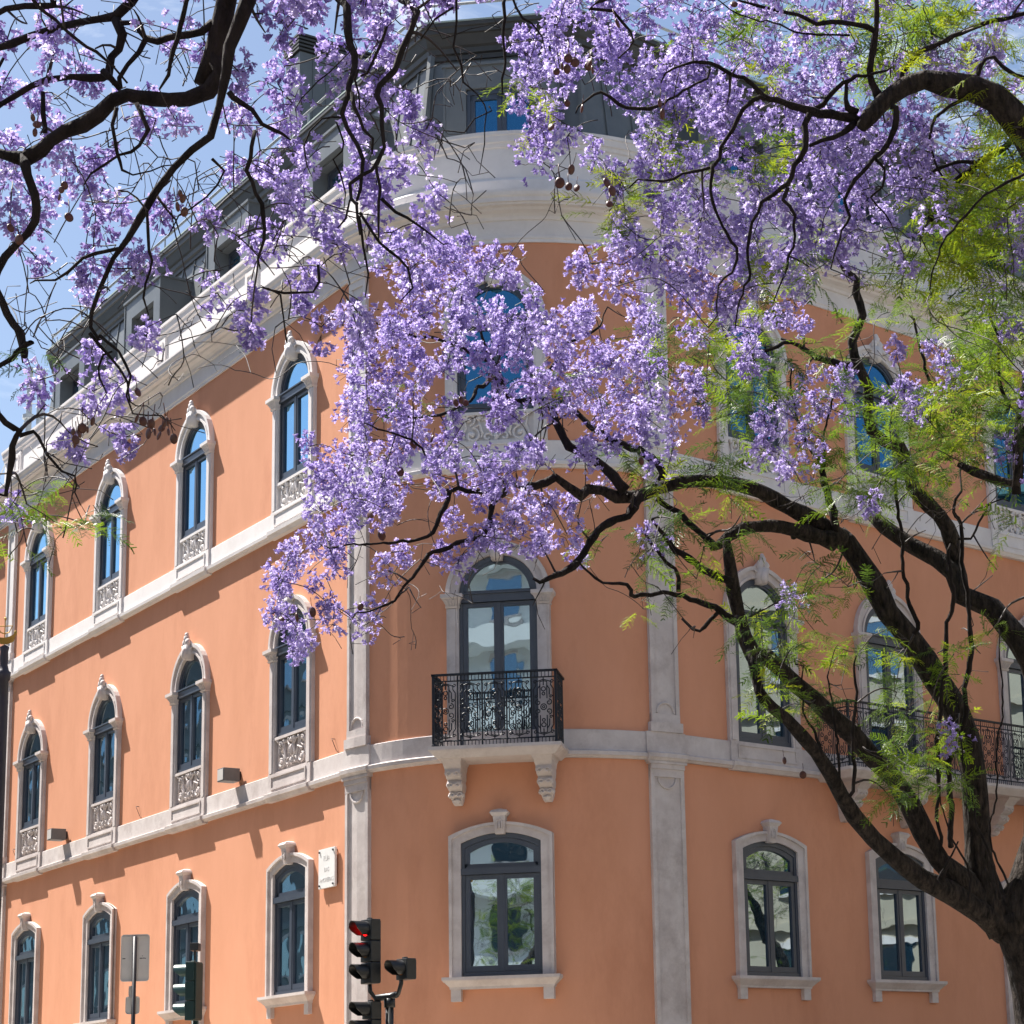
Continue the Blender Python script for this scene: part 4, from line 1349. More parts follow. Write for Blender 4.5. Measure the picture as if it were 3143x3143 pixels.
def flower_template(hi=True):
    """trumpet flower along +z, base at origin, about 1 unit long; returns (faces,4,3)"""
    F_ = []
    sd = 5 if hi else 3
    rr = [(.06, 0), (.19, .30), (.25, .70)] if hi else [(.05, 0), (.2, .72)]
    for a, b in zip(rr[:-1], rr[1:]):
        for k in range(sd):
            t0, t1 = 2 * math.pi * k / sd, 2 * math.pi * (k + 1) / sd
            F_.append([(a[0] * math.cos(t0), a[0] * math.sin(t0), a[1]), (a[0] * math.cos(t1), a[0] * math.sin(t1), a[1]), (b[0] * math.cos(t1), b[0] * math.sin(t1), b[1]), (b[0] * math.cos(t0), b[0] * math.sin(t0), b[1])])
    npet = 5 if hi else 4
    for k in range(npet):
        t = 2 * math.pi * (k + .5) / npet
        w_ = .17 if hi else .22
        c, s_ = math.cos(t), math.sin(t)
        px, py = -s_, c
        dz = .05 * (-1) ** k
        F_.append([(.22 * c - px * w_ * .7, .22 * s_ - py * w_ * .7, .70), (.22 * c + px * w_ * .7, .22 * s_ + py * w_ * .7, .70), (.50 * c + px * w_ * 1.15, .50 * s_ + py * w_ * 1.15, .88 + dz), (.50 * c - px * w_ * 1.15, .50 * s_ - py * w_ * 1.15, .80 - dz)])
    return np.array(F_)

def rot_from_z(D):
    """D (n,3) unit -> rotation matrices with z axis D and random spin"""
    n = len(D)
    h = RNG.normal(0, 1, (n, 3))
    X = np.cross(h, D); X /= np.linalg.norm(X, axis=1)[:, None] + 1e-9
    Y = np.cross(D, X)
    return np.stack([X, Y, D], axis=2)

def blossoms(tree, centers, radius, per, size, hi):
    tmpl = flower_template(hi)
    allc, alld, tone = [], [], []
    tw = []
    for c in centers:
        R_ = radius * RNG.uniform(.7, 1.25)
        k = int(per * RNG.uniform(.7, 1.3))
        ax = np.array([RNG.normal(0, .4), RNG.normal(0, .4), RNG.choice([-1, 1], p=[.55, .45])]); ax /= np.linalg.norm(ax)
        v = RNG.normal(0, 1, (k, 3)); v /= np.linalg.norm(v, axis=1)[:, None]
        rr = R_ * RNG.random(k) ** .45
        along = RNG.uniform(-.9, 1.1, k) * R_ * 1.1
        taper = np.clip(1 - (along / (R_ * 1.3)) * .55, .3, 1.3)
        lat = v - ax * (v @ ax)[:, None]
        p = c + ax * along[:, None] + lat * (rr * taper)[:, None] * .85
        d = v * .8 + ax * .2 + np.array([0, 0, -.55]); d /= np.linalg.norm(d, axis=1)[:, None]
        allc.append(p); alld.append(d)
        tb = RNG.uniform(.25, .65)
        tone.append(np.clip(tb + RNG.normal(0, .2, k), 0, 1))
        for i in range(0, k, 3):
            tw.append((c + ax * along[i] * .5, p[i]))
    allc = np.vstack(allc); alld = np.vstack(alld); tone = np.concatenate(tone)
    n = len(allc)
    Rm = rot_from_z(alld)
    sz = size * RNG.uniform(.75, 1.2, n)
    V = np.einsum('nij,fvj->nfvi', Rm, tmpl) * sz[:, None, None, None] + allc[:, None, None, :]
    nf = tmpl.shape[0]
    tn = np.repeat(tone, nf) + RNG.normal(0, .09, n * nf)
    # stalks of the panicle
    S_ = []
    for a, b in tw:
        dv = b - a; u = np.cross(dv, RNG.normal(0, 1, 3)); u = u / (np.linalg.norm(u) + 1e-9) * .0022
        S_.append([a - u, a + u, b + u * .7, b - u * .7])
    o = quads_mesh('blossoms', V.reshape(-1, 4, 3), np.clip(tn, 0, 1), M['petal'], tree.root, tree.off)
    quads_mesh('flower_stalks', np.array(S_), np.zeros(len(S_)), M['twig'], tree.root, tree.off)
    return n

def leaf_template(seed):
    """one twice-feathered leaf along +x, 1 unit long: drooping stalk, pinnae, leaflets"""
    rg = np.random.default_rng(seed)
    F_ = []; npn = 9
    def rz(x): return .10 * x - .42 * x * x
    for i in range(npn):
        x = .16 + .82 * i / (npn - 1) + rg.normal(0, .008)
        ln0 = .25 * math.sin(math.pi * (.22 + .68 * (i + .5) / npn)) + .03
        for sg in (-1, 1):
            ang_ = math.radians(54 + rg.normal(0, 8) - 18 * i / npn)
            ln = ln0 * rg.uniform(.8, 1.15); dr = rg.uniform(.6, 2.6); tw = rg.normal(0, .25)
            dx, dy = math.cos(ang_), sg * math.sin(ang_)
            nl = 8; bz0 = rz(x)
            for j in range(nl):
                u = ln * (j + .8) / nl
                bx, by, bz = x + dx * u, dy * u, bz0 - dr * u * u + tw * u
                for s2 in (-1, 1):
                    ex, ey = dx * math.cos(1.05) - s2 * dy * math.sin(1.05), dy * math.cos(1.05) + s2 * dx * math.sin(1.05)
                    l_ = .030 * (1 - .4 * j / nl); w_ = .0120
                    F_.append([(bx - ey * w_, by + ex * w_, bz), (bx + ey * w_, by - ex * w_, bz), (bx + ex * l_ + ey * w_ * .5, by + ey * l_ - ex * w_ * .5, bz - .010), (bx + ex * l_ - ey * w_ * .5, by + ey * l_ + ex * w_ * .5, bz - .010)])
            e_ = (x + dx * ln, dy * ln, bz0 - dr * ln * ln + tw * ln)
            F_.append([(x - .004, 0, bz0), (x + .004, 0, bz0), (e_[0] + .001, e_[1], e_[2]), (e_[0] - .001, e_[1], e_[2])])
    for i in range(6):
        x0, x1 = i / 6, (i + 1) / 6
        F_.append([(x0, -.006, rz(x0)), (x0, .006, rz(x0)), (x1, .005, rz(x1)), (x1, -.005, rz(x1))])
    return np.array(F_)
LEAVES = [leaf_template(k) for k in range(4)]
def foliage(tree, centers, n_each, size, toneb=.55):
    VV, TT = [], []
    sets = [[], [], [], []]
    for c in centers:
        k = max(2, int(round(n_each * RNG.uniform(.6, 1.5))))
        tb = np.clip(RNG.normal(toneb, .25), .05, 1)
        az0 = RNG.uniform(0, 2 * math.pi)
        for i in range(k):
            az = az0 + 2.4 * i + RNG.normal(0, .5)
            v = np.array([math.cos(az), math.sin(az), RNG.uniform(-.7, .8)]); v /= np.linalg.norm(v)
            sets[int(RNG.integers(0, 4))].append((c + RNG.normal(0, .05, 3), v, np.clip(tb + RNG.normal(0, .15), 0, 1)))
    for tm, st in zip(LEAVES, sets):
        if not st: continue
        C_ = np.array([a for a, _, _ in st]); X_ = np.array([b for _, b, _ in st]); tone = np.array([c for _, _, c in st])
        n = len(st)
        Zr = np.array([0, 0, 1.]) + RNG.normal(0, .4, (n, 3))
        Y_ = np.cross(Zr, X_); Y_ /= np.linalg.norm(Y_, axis=1)[:, None]
        Z_ = np.cross(X_, Y_)
        Rm = np.stack([X_, Y_, Z_], axis=2)
        sz = size * RNG.uniform(.6, 1.2, n)
        V = np.einsum('nij,fvj->nfvi', Rm, tm) * sz[:, None, None, None] + C_[:, None, None, :]
        VV.append(V.reshape(-1, 4, 3)); TT.append(np.repeat(tone, tm.shape[0]) + RNG.normal(0, .10, n * tm.shape[0]))
    quads_mesh('foliage', np.vstack(VV), np.clip(np.concatenate(TT), 0, 1), M['leaf'], tree.root, tree.off)

def pods(tree, pts, d, r=.021):
    me = None
    for (x, y) in pts:
        p = ray(x, y, d + RNG.uniform(-.3, .3))
        if me is None:
            mb = MB(); mb.blob((0, 0, 0), (r, r * .38, r * 1.1), 12, 8, .04, 3); mb.tube([(0, 0, r), (.003, 0, r + .03), (0, 0, r + .07)], .0025, 4)
            me = bpy.data.meshes.new('seed_pod'); me.from_pydata(mb.v, [], mb.f); fix_normals(me); me.materials.append(M['pod'])
            me.polygons.foreach_set('use_smooth', [True] * len(me.polygons))
        o = bpy.data.objects.new('seed_pod', me); COL.objects.link(o); o.parent = tree.root
        sc_ = RNG.uniform(.75, 1.2)
        o.matrix_basis = Matrix.Translation(Vector(p) - tree.off) @ Matrix.Rotation(RNG.uniform(0, 3), 4, 'Z') @ Matrix.Rotation(RNG.uniform(-.4, .4), 4, 'X') @ Matrix.Scale(sc_, 4)

# what grows in each 64.4 px cell of the 1932 px frame: 0 nothing, 1 dense blossom, 2 some blossom,
# 3 blossom with leaves, 4 dense leaves, 5 some leaves, 6 bare twigs
CMAP = [
    [2, 1, 2, 2, 2, 2, 0, 2, 1, 2, 1, 1, 2, 0, 6, 6, 1, 1, 1, 2, 1, 1, 1, 3, 3, 1, 4, 4, 3, 1],
    [1, 1, 2, 2, 2, 2, 6, 0, 1, 1, 2, 1, 2, 6, 6, 1, 1, 1, 1, 1, 1, 3, 1, 1, 3, 4, 4, 3, 1, 3],
    [1, 1, 1, 2, 2, 6, 2, 1, 1, 1, 6, 1, 6, 6, 0, 1, 2, 6, 1, 1, 1, 1, 3, 1, 1, 4, 3, 1, 3, 2],
    [1, 1, 2, 6, 1, 1, 1, 1, 1, 2, 1, 1, 6, 0, 0, 1, 1, 6, 2, 3, 1, 1, 1, 1, 1, 1, 1, 2, 3, 4],
    [1, 1, 1, 2, 6, 6, 1, 2, 2, 1, 1, 1, 1, 6, 0, 1, 6, 2, 2, 1, 1, 1, 4, 1, 1, 1, 1, 1, 1, 4],
    [1, 1, 1, 6, 6, 6, 2, 1, 1, 2, 1, 1, 1, 6, 0, 0, 6, 6, 3, 1, 1, 3, 1, 1, 1, 1, 1, 1, 4, 4],
    [1, 1, 1, 1, 1, 2, 6, 1, 6, 1, 6, 1, 1, 6, 0, 0, 6, 5, 1, 1, 1, 1, 1, 1, 1, 1, 6, 4, 4, 3],
    [6, 2, 2, 1, 1, 2, 2, 1, 6, 1, 6, 1, 1, 1, 1, 0, 0, 1, 1, 1, 1, 1, 1, 3, 1, 6, 4, 4, 4, 3],
    [2, 6, 2, 6, 0, 2, 1, 2, 1, 1, 6, 1, 1, 1, 2, 2, 0, 0, 1, 1, 1, 1, 3, 1, 6, 6, 5, 5, 5, 4],
    [6, 6, 6, 2, 1, 6, 6, 1, 6, 1, 1, 1, 1, 1, 1, 1, 1, 1, 3, 3, 3, 1, 3, 2, 6, 5, 5, 5, 3, 4],
    [5, 6, 1, 2, 2, 6, 6, 6, 0, 0, 1, 1, 1, 1, 1, 2, 1, 1, 1, 3, 4, 2, 3, 0, 5, 6, 2, 3, 4, 4],
    [0, 1, 1, 1, 6, 6, 0, 0, 0, 0, 1, 1, 2, 2, 1, 1, 1, 1, 1, 3, 1, 4, 4, 1, 1, 5, 1, 4, 4, 4],
    [0, 2, 2, 2, 6, 0, 0, 0, 0, 0, 1, 1, 1, 2, 6, 6, 6, 1, 1, 2, 3, 5, 1, 3, 5, 5, 4, 4, 4, 5],
    [2, 6, 6, 0, 0, 0, 0, 0, 0, 1, 1, 1, 1, 2, 1, 1, 6, 1, 5, 3, 5, 5, 3, 3, 5, 5, 4, 4, 4, 2],
    [3, 5, 6, 0, 0, 0, 0, 0, 0, 1, 1, 1, 6, 2, 1, 1, 2, 2, 6, 5, 6, 5, 6, 6, 5, 4, 5, 5, 6, 6],
    [5, 5, 5, 0, 0, 0, 0, 0, 0, 1, 2, 6, 6, 2, 1, 1, 2, 5, 5, 3, 6, 5, 0, 0, 6, 5, 6, 6, 6, 0],
    [5, 0, 0, 0, 0, 0, 0, 0, 1, 1, 6, 2, 2, 2, 6, 6, 2, 6, 6, 5, 5, 0, 0, 5, 6, 6, 0, 0, 0, 6],
    [0, 0, 0, 0, 0, 0, 0, 0, 1, 2, 2, 6, 6, 6, 0, 6, 0, 0, 5, 5, 0, 6, 5, 4, 5, 5, 0, 0, 0, 0],
    [0, 0, 0, 0, 0, 0, 0, 0, 1, 2, 2, 6, 6, 0, 0, 0, 0, 0, 0, 0, 6, 0, 4, 4, 5, 5, 6, 0, 5, 5],
    [0, 0, 0, 0, 0, 0, 0, 0, 0, 0, 6, 0, 0, 0, 0, 0, 0, 0, 0, 0, 0, 0, 4, 5, 5, 0, 4, 4, 6, 0],
    [0, 0, 0, 0, 0, 0, 0, 0, 0, 0, 0, 0, 0, 0, 0, 0, 0, 0, 0, 0, 0, 0, 4, 4, 6, 0, 4, 5, 0, 0],
    [0, 0, 0, 0, 0, 0, 0, 0, 0, 0, 0, 0, 0, 0, 0, 0, 0, 0, 0, 0, 0, 0, 0, 0, 0, 0, 4, 4, 5, 0],
    [0, 0, 0, 0, 0, 0, 0, 0, 0, 0, 0, 0, 0, 0, 0, 0, 0, 0, 0, 0, 0, 0, 0, 0, 0, 0, 4, 4, 5, 0],
    [0, 0, 0, 0, 0, 0, 0, 0, 0, 0, 0, 0, 0, 0, 0, 0, 0, 0, 0, 0, 0, 0, 0, 0, 0, 0, 4, 5, 0, 0],
]
CELL = 64.4
TREES = {}

# --- right-hand tree, trunk in view
DA = 18.0
ta = ray(1945, 1932, DA)
TA = Tree('jacaranda_tree', 'jacaranda with forked trunk at lower right, its lilac blossom in front of the rounded corner', DA, (ta[0], ta[1], 0), M['bark'])
TRUNK_TOP = ray(1905, 1745, DA)
TA.line(fC, [(1990, 1932), (1965, 1750), (1935, 1560), (1890, 1420), (1830, 1300)], [225, 205, 210, 230, 190], pre=[((ta[0] + .1, ta[1], -.05), .34), ((ta[0] + .05, ta[1], .4), .27), ((ta[0] + .03, ta[1], 1.4), .24)])
TA.line(fC, [(1830, 1400), (1700, 1320), (1500, 1190), (1350, 1115), (1200, 1000), (1080, 890), (970, 760), (900, 640), (840, 520), (760, 400), (680, 310), (600, 220), (510, 150), (460, 95)], [170, 150, 130, 125, 110, 95, 90, 85, 80, 78, 78, 78, 78, 60], DA, DA - 1.2)
TA.line(fC, [(1850, 1380), (1700, 1260), (1600, 1130), (1450, 1000), (1370, 860), (1290, 700), (1200, 560), (1080, 440), (960, 300), (850, 200), (750, 100), (650, 20), (560, -70), (480, -140), (400, -160), (350, -260), (320, -380), (290, -520), (265, -700), (250, -800)], [170, 150, 135, 125, 125, 120, 120, 110, 105, 100, 95, 90, 85, 95, 105, 85, 80, 78, 70, 50], DA, DA - .6)
TA.line(fC, [(1840, 1400), (1740, 1230), (1690, 1050), (1680, 900), (1670, 700), (1650, 500), (1600, 330), (1530, 150), (1430, 0), (1300, -220), (1150, -390), (1080, -540), (1000, -670), (930, -780), (880, -820)], [220, 190, 165, 150, 145, 145, 150, 150, 145, 140, 135, 125, 115, 120, 125], DA, DA + .3)
A3a = TA.line(fF, [(900, 1110), (850, 1080), (750, 1000), (600, 930), (450, 840), (300, 800), (150, 785), (0, 795), (-140, 830), (-250, 870), (-370, 870), (-450, 835), (-530, 830), (-570, 870), (-640, 820), (-720, 760)], [120, 110, 100, 95, 85, 78, 72, 70, 75, 80, 66, 55, 55, 60, 50, 40], DA + .2, DA - 1.2)
TA.line(fF, [(860, 1120), (700, 1080), (500, 1040), (350, 1050), (270, 1090), (210, 1150), (170, 1165)], [110, 85, 75, 70, 65, 55, 35], DA, DA - .6)
TA.line(fF, [(200, 1150), (100, 1060), (0, 980), (-140, 880)], [50, 38, 34, 36], DA - .6, DA - .5)
TA.line(fF, [(270, 1350), (200, 1300), (120, 1260), (0, 1190), (-90, 1090), (-170, 1000)], [50, 48, 45, 38, 28, 16], DA - .6, DA - .9)
TA.line(fE, [(1690, 860), (1600, 980), (1450, 1060), (1390, 1180), (1280, 1270), (1180, 1300), (1080, 1335)], [60, 50, 45, 45, 40, 35, 20], DA - .8, DA - 1.6)
TA.line(fE, [(1790, 800), (1740, 700), (1650, 620), (1500, 520), (1380, 460), (1250, 380), (1160, 350), (1070, 320)], [50, 48, 44, 40, 36, 30, 26, 20], DA - .4, DA)
TA.line(fE, [(1600, 840), (1500, 740), (1400, 650), (1280, 590), (1220, 470), (1180, 370), (1080, 320), (930, 310), (890, 200), (850, 100), (800, 0), (760, -120)], [70, 62, 55, 50, 42, 40, 34, 34, 30, 26, 20, 12], DA - .8, DA - .6)
TA.line(fE, [(1210, 760), (1100, 800), (1020, 790), (960, 780), (930, 850), (880, 900), (820, 1030), (700, 1110), (600, 1160), (500, 1210), (440, 1290), (330, 1420), (200, 1500), (60, 1560)], [45, 44, 42, 36, 36, 34, 32, 30, 28, 24, 20, 16, 12, 8], DA - 1.2, DA - 1.9)
TA.line(fE, [(960, 780), (840, 850), (720, 850), (630, 840), (590, 920), (560, 970), (520, 1080), (400, 1130), (250, 1140), (100, 1130), (-100, 1150)], [34, 34, 30, 26, 30, 28, 24, 20, 14, 12, 8], DA - 1.3, DA - 2.2)
TA.line(fE, [(620, 840), (560, 800), (520, 700), (400, 560), (200, 480), (60, 440)], [22, 20, 16, 14, 10, 6], DA - 1.7, DA - 2.2)
TA.line(fE, [(900, 200), (760, 260), (700, 330), (560, 400), (380, 420), (180, 380)], [28, 24, 20, 18, 14, 8], DA - .7, DA - 1.6)
TA.line(fE, [(870, 140), (700, 60), (520, 0), (300, -60), (120, -140)], [24, 20, 18, 14, 8], DA - .7, DA - 1.2)
TA.line(fE, [(1090, 320), (1150, 150), (1250, 40), (1400, -60), (1500, -200)], [22, 20, 18, 14, 8], DA - .5, DA)
TA.line(fF, [(20, 1430), (-130, 1415), (-270, 1430), (-330, 1370), (-490, 1340), (-600, 1240)], [30, 26, 25, 20, 16, 8], DA - .9, DA - 1.4)
TA.line(fF, [(330, 1590), (240, 1540), (180, 1480), (100, 1450), (0, 1425)], [50, 42, 38, 36, 32], DA - .7, DA - .9)
TA.line(fF, [(200, 1530), (90, 1610), (0, 1560)], [25, 22, 14], DA - .8)
TA.line(fE, [(1900, 1410), (1870, 1290), (1800, 1180), (1700, 1060)], [24, 22, 20, 18], DA - .9)
TA.line(fF, [(460, 2010), (400, 1830), (370, 1750), (340, 1640), (310, 1560)], [60, 50, 45, 50, 50], DA - 1.2, DA - .8)
TA.line(fF, [(870, 1100), (840, 980), (800, 860), (785, 760), (778, 650)], [55, 48, 42, 40, 38], DA)
TA.line(fF, [(778, 660), (700, 560), (650, 420), (620, 280), (620, 150)], [20, 20, 18, 14, 8], DA, DA - .4)
TA.line(fF, [(800, 740), (810, 500), (850, 380), (870, 200)], [14, 13, 11, 8], DA, DA - .4)
# right limb that leaves and re-enters the frame
TA.line(fF, [(2040, 2600), (2070, 2300), (2020, 1950), (1900, 1680), (1750, 1500), (1580, 1430), (1540, 1300), (1450, 1220), (1300, 1140), (1150, 1040), (1050, 950)], [170, 160, 150, 135, 125, 115, 105, 100, 90, 84, 70], DA + .1, DA + .8, pre=[(ray(1915, 1760, DA), .2)])
TA.line(fF, [(1570, 1400), (1540, 1180), (1500, 1050), (1400, 930), (1320, 850), (1290, 760), (1230, 590), (1150, 560), (1070, 500), (1045, 400), (1050, 250), (1000, 150), (960, 0), (1020, -150), (985, -280), (990, -350), (920, -410), (890, -450)], [95, 90, 85, 80, 75, 70, 72, 66, 62, 62, 60, 58, 52, 48, 46, 40, 32, 22], DA + .6, DA)
TA.line(fF, [(970, 130), (850, 100), (750, 70), (650, 10), (560, -20)], [44, 40, 34, 24, 14], DA + .2)
TA.line(fF, [(620, 0), (500, 50), (360, 55), (200, 0)], [24, 22, 18, 10], DA + .2)
TA.line(fC, [(1470, 1130), (1490, 1000), (1440, 700), (1480, -200), (1500, -420), (1520, -780)], [24, 22, 22, 28, 26, 20], DA - .3)
TA.line(fC, [(1520, 930), (1510, 760), (1560, 300), (1600, 0), (1600, -320), (1575, -820), (1540, -960), (1580, -1080)], [34, 34, 30, 30, 28, 24, 20, 14], DA - .2)
TA.line(fF, [(1310, 1650), (1275, 1400), (1250, 1100), (1220, 870), (1190, 640)], [26, 24, 22, 18, 10], DA - .2)
TA.line(fC, [(890, 560), (870, 300), (850, 60), (830, -60)], [16, 14, 11, 7], DA - .8)
TA.line(fC, [(945, 650), (970, 300), (990, 60), (985, -150)], [22, 20, 16, 10], DA - .8)
TA.line(fC, [(800, 420), (760, 280), (690, 150), (640, -100)], [18, 16, 12, 8], DA - 1)
TA.line(fC, [(1480, 1150), (1510, 1000), (1560, 900)], [16, 12, 9], DA - .6)
TA.line(fC, [(1620, 1240), (1600, 1080), (1520, 900), (1460, 640), (1400, 440)], [16, 14, 10, 9, 6], DA - .6)
TA.line(fC, [(1800, 1230), (1750, 1000), (1620, 600), (1560, 300), (1540, 60)], [18, 16, 12, 10, 7], DA - .6)
TA.line(fC, [(1830, 1200), (1760, 950), (1750, 800), (1790, 500), (1800, 0), (1790, -300)], [16, 12, 12, 11, 10, 6], DA - .6)
TA.line(fF, [(1560, 1110), (1620, 1130), (1680, 1000), (1740, 920), (1850, 900)], [16, 14, 12, 10, 7], DA + .2)
TA.line(fF, [(1960, 400), (1900, 560), (1890, 800), (1800, 790), (1650, 730), (1560, 690)], [60, 60, 62, 58, 52, 30], DA - 1.5, DA - 1.3, pre=[(ray(1990, 1500, DA - .5), .10), (ray(1960, 1000, DA - 1.2), .09)])
TA.line(fF, [(1890, 860), (1900, 560), (1925, 340), (1940, 100)], [60, 58, 52, 40], DA - 1.4)
TA.line(fF, [(1835, 400), (1805, 200), (1790, 0), (1730, -150), (1720, -300)], [24, 22, 20, 16, 10], DA - 1.2)
TA.line(fF, [(1400, 300), (1370, 160), (1340, 0), (1290, -150)], [20, 18, 16, 12], DA)

# --- upper right tree, trunk out of frame to the right
DB = 13.5
tb = (4.6, 13.6, 0)
TB = Tree('jacaranda_tree', 'jacaranda reaching in from the upper right with one thick grey limb', DB, tb, M['bark'])
TB.line(fT3, [(2080, 1000), (1960, 760), (1860, 620), (1780, 540), (1650, 490), (1500, 470), (1370, 440), (1250, 480), (1150, 560), (1060, 660), (1015, 720)], [190, 160, 150, 150, 150, 140, 125, 112, 105, 100, 70], DB, DB - .3, pre=[((4.6, 13.6, -.05), .3), ((4.55, 13.6, 1.6), .24), ((4.3, 13.6, 4.2), .21)])
TB.line(fT3, [(1020, 700), (900, 660), (750, 620), (600, 590), (470, 555), (430, 500), (300, 440), (200, 390), (100, 375), (0, 385), (-120, 470)], [60, 52, 46, 40, 34, 26, 24, 22, 20, 16, 10], DB - .2, DB - .6)
TB.line(fT3, [(720, 640), (705, 800), (640, 960), (600, 1060), (480, 1130), (420, 1200), (360, 1370), (380, 1500), (330, 1650), (300, 1850)], [40, 36, 32, 28, 22, 20, 18, 16, 12, 8], DB - .4)
TB.line(fT3, [(600, 1060), (580, 1150), (640, 1250), (590, 1500), (520, 1700)], [24, 22, 18, 14, 8], DB - .4)
TB.line(fT3, [(980, 690), (900, 760), (850, 790), (720, 825)], [44, 36, 30, 18], DB - .2)
TB.line(fT3, [(1180, 600), (1200, 740), (1100, 900), (1000, 1000), (940, 1110), (960, 1200), (880, 1400), (840, 1520)], [38, 34, 28, 24, 20, 16, 12, 8], DB - .3)
TB.line(fT3, [(1095, 900), (1120, 1060), (1060, 1110), (1180, 1260)], [18, 16, 12, 8], DB - .3)
TB.line(fT3, [(740, 620), (820, 540), (930, 460), (1060, 420), (1180, 380)], [30, 28, 22, 16, 10], DB - .2)
TB.line(fT3, [(470, 560), (340, 630), (260, 780), (170, 930), (50, 970), (-100, 1040), (-300, 1060)], [26, 26, 24, 22, 18, 14, 8], DB - .5, DB - .3)
TB.line(fT3, [(170, 930), (180, 1150), (280, 1390), (240, 1540), (170, 1620), (150, 1850)], [20, 18, 16, 14, 12, 8], DB - .5)
TB.line(fT3, [(1120, 560), (1080, 450), (1060, 300), (1090, 170), (1080, -100)], [60, 44, 40, 36, 24], DB - .2)
TB.line(fT3, [(1090, 175), (900, 145), (750, 140), (600, 70), (430, 30), (250, -30)], [34, 30, 26, 22, 18, 10], DB - .3)
TB.line(fT3, [(950, 200), (700, 200), (520, 130), (300, 60), (150, -40)], [12, 12, 10, 9, 6], DB - .4)
TB.line(fT3, [(1250, 490), (1300, 300), (1500, 200), (1700, 120), (1932, 80), (2000, 60)], [36, 34, 30, 28, 26, 20], DB)
TB.line(fT3, [(1650, 480), (1720, 330), (1800, 370), (1932, 440)], [24, 20, 22, 26], DB)
TB.line(fT3, [(1600, 560), (1480, 640), (1400, 750), (1420, 900), (1500, 1050)], [24, 22, 18, 14, 8], DB - .1)
TB.line(fT3, [(1960, 970), (1850, 1020), (1720, 1100), (1620, 1200), (1540, 1290), (1480, 1400), (1400, 1640)], [20, 18, 16, 15, 14, 12, 8], DB - 1)
TB.line(fT3, [(1700, 950), (1560, 930), (1400, 950), (1300, 1000)], [28, 24, 18, 10], DB + .6)
TB.line(fT3, [(1400, 1240), (1450, 1200), (1600, 1000), (1800, 800), (1900, 700)], [40, 44, 50, 40, 30], DB + .8)
TB.line(fT3, [(990, 640), (940, 560), (930, 480), (1000, 420)], [50, 30, 20, 12], DB - .2)
# fine twigs through the top middle
TB.line(fT2, [(920, -40), (940, 100), (912, 200), (930, 400), (905, 530)], [22, 20, 18, 16, 8], DB - 1)
TB.line(fT2, [(960, -20), (1010, 90), (1060, 130), (1150, 300)], [16, 15, 12, 6], DB - 1)
TB.line(fT2, [(1420, 0), (1500, 60), (1560, 120), (1600, 230), (1560, 330)], [22, 20, 16, 12, 8], DB - .8, pre=[(ray(1500, -60, DB), .03)])
TB.line(fT3, [(-100, 560), (-180, 600), (-330, 570), (-420, 520), (-600, 640)], [14, 24, 24, 16, 8], DB - .8, pre=[(ray(1340, 130, DB - .6), .008)])

# --- left tree, trunk out of frame to the left
DC = 10.6
tcx = (-4.4, 10.2, 0)
TC = Tree('jacaranda_tree', 'jacaranda hanging down from the upper left with thick black limbs', DC, tcx, M['bark_dark'])
FORK = ray(380, -160, DC)
TC.line(fT1, [(1310, -200), (1275, 0), (1240, 150), (1190, 330), (1140, 480)], [150, 132, 124, 108, 100], DC, pre=[((-4.4, 10.2, -.05), .26), ((-4.35, 10.2, 3.0), .2), ((-4.2, 10.3, 6.6), .17), ((-3.6, 10.4, 8.4), .15), ((-2.9, 10.6, 8.9), .14)])
TC.line(fT1, [(1195, 320), (1165, 420), (1110, 515), (1000, 545), (850, 535), (700, 520), (620, 560), (540, 640), (450, 710), (350, 755), (260, 800), (200, 850), (100, 890), (0, 860), (-80, 840)], [100, 106, 104, 88, 86, 84, 86, 88, 86, 84, 80, 84, 90, 60, 50], DC, DC - .2)
TC.line(fT1, [(130, 890), (150, 1000), (170, 1100), (165, 1220), (110, 1320), (50, 1400), (5, 1480), (10, 1590), (50, 1680), (90, 1760), (130, 1880), (155, 1990), (140, 2010)], [60, 52, 56, 50, 44, 44, 46, 38, 42, 48, 44, 42, 40], DC - .2, DC - .5)
TC.line(fR1, [(290, 600), (230, 620), (130, 670), (60, 720), (0, 800), (-80, 900)], [78, 80, 70, 66, 60, 50], DC - .5, wscale=.476)
TC.line(fR1, [(-80, 1230), (0, 1330), (100, 1480), (180, 1600), (225, 1680), (180, 1760), (140, 1850), (125, 1932), (110, 2100), (60, 2300), (-60, 2370)], [80, 78, 80, 84, 90, 70, 80, 80, 66, 50, 40], DC - .5, wscale=.476)
TC.line(fR1, [(230, 1690), (300, 1720), (400, 1780), (460, 1850), (530, 1960), (700, 2130), (860, 2200), (900, 2330), (860, 2420), (960, 2520)], [60, 46, 40, 38, 36, 30, 28, 24, 20, 10], DC - .5, wscale=.476)
TC.line(fT1, [(1440, -160), (1400, 0), (1345, 150), (1295, 270), (1275, 420), (1235, 600), (1185, 770), (1080, 850), (980, 950), (880, 1080), (790, 1230), (720, 1350), (640, 1460), (560, 1640), (515, 1770), (512, 1850), (560, 1920)], [96, 88, 72, 62, 52, 46, 42, 38, 38, 42, 42, 36, 30, 26, 22, 22, 18], DC - .3, DC - .6, pre=[((-3.0, 10.6, 8.6), .12)])
TC.line(fR1, [(1060, 470), (1200, 570), (1340, 680), (1480, 850), (1570, 1000), (1530, 1150), (1590, 1400), (1700, 1410), (1850, 1420)], [44, 42, 38, 30, 26, 22, 18, 12, 6], DC - .6, wscale=.476)
TC.line(fR1, [(1330, 690), (1220, 790), (1170, 900), (1190, 980), (1280, 1120), (1180, 1310)], [30, 30, 26, 24, 16, 8], DC - .6, wscale=.476)
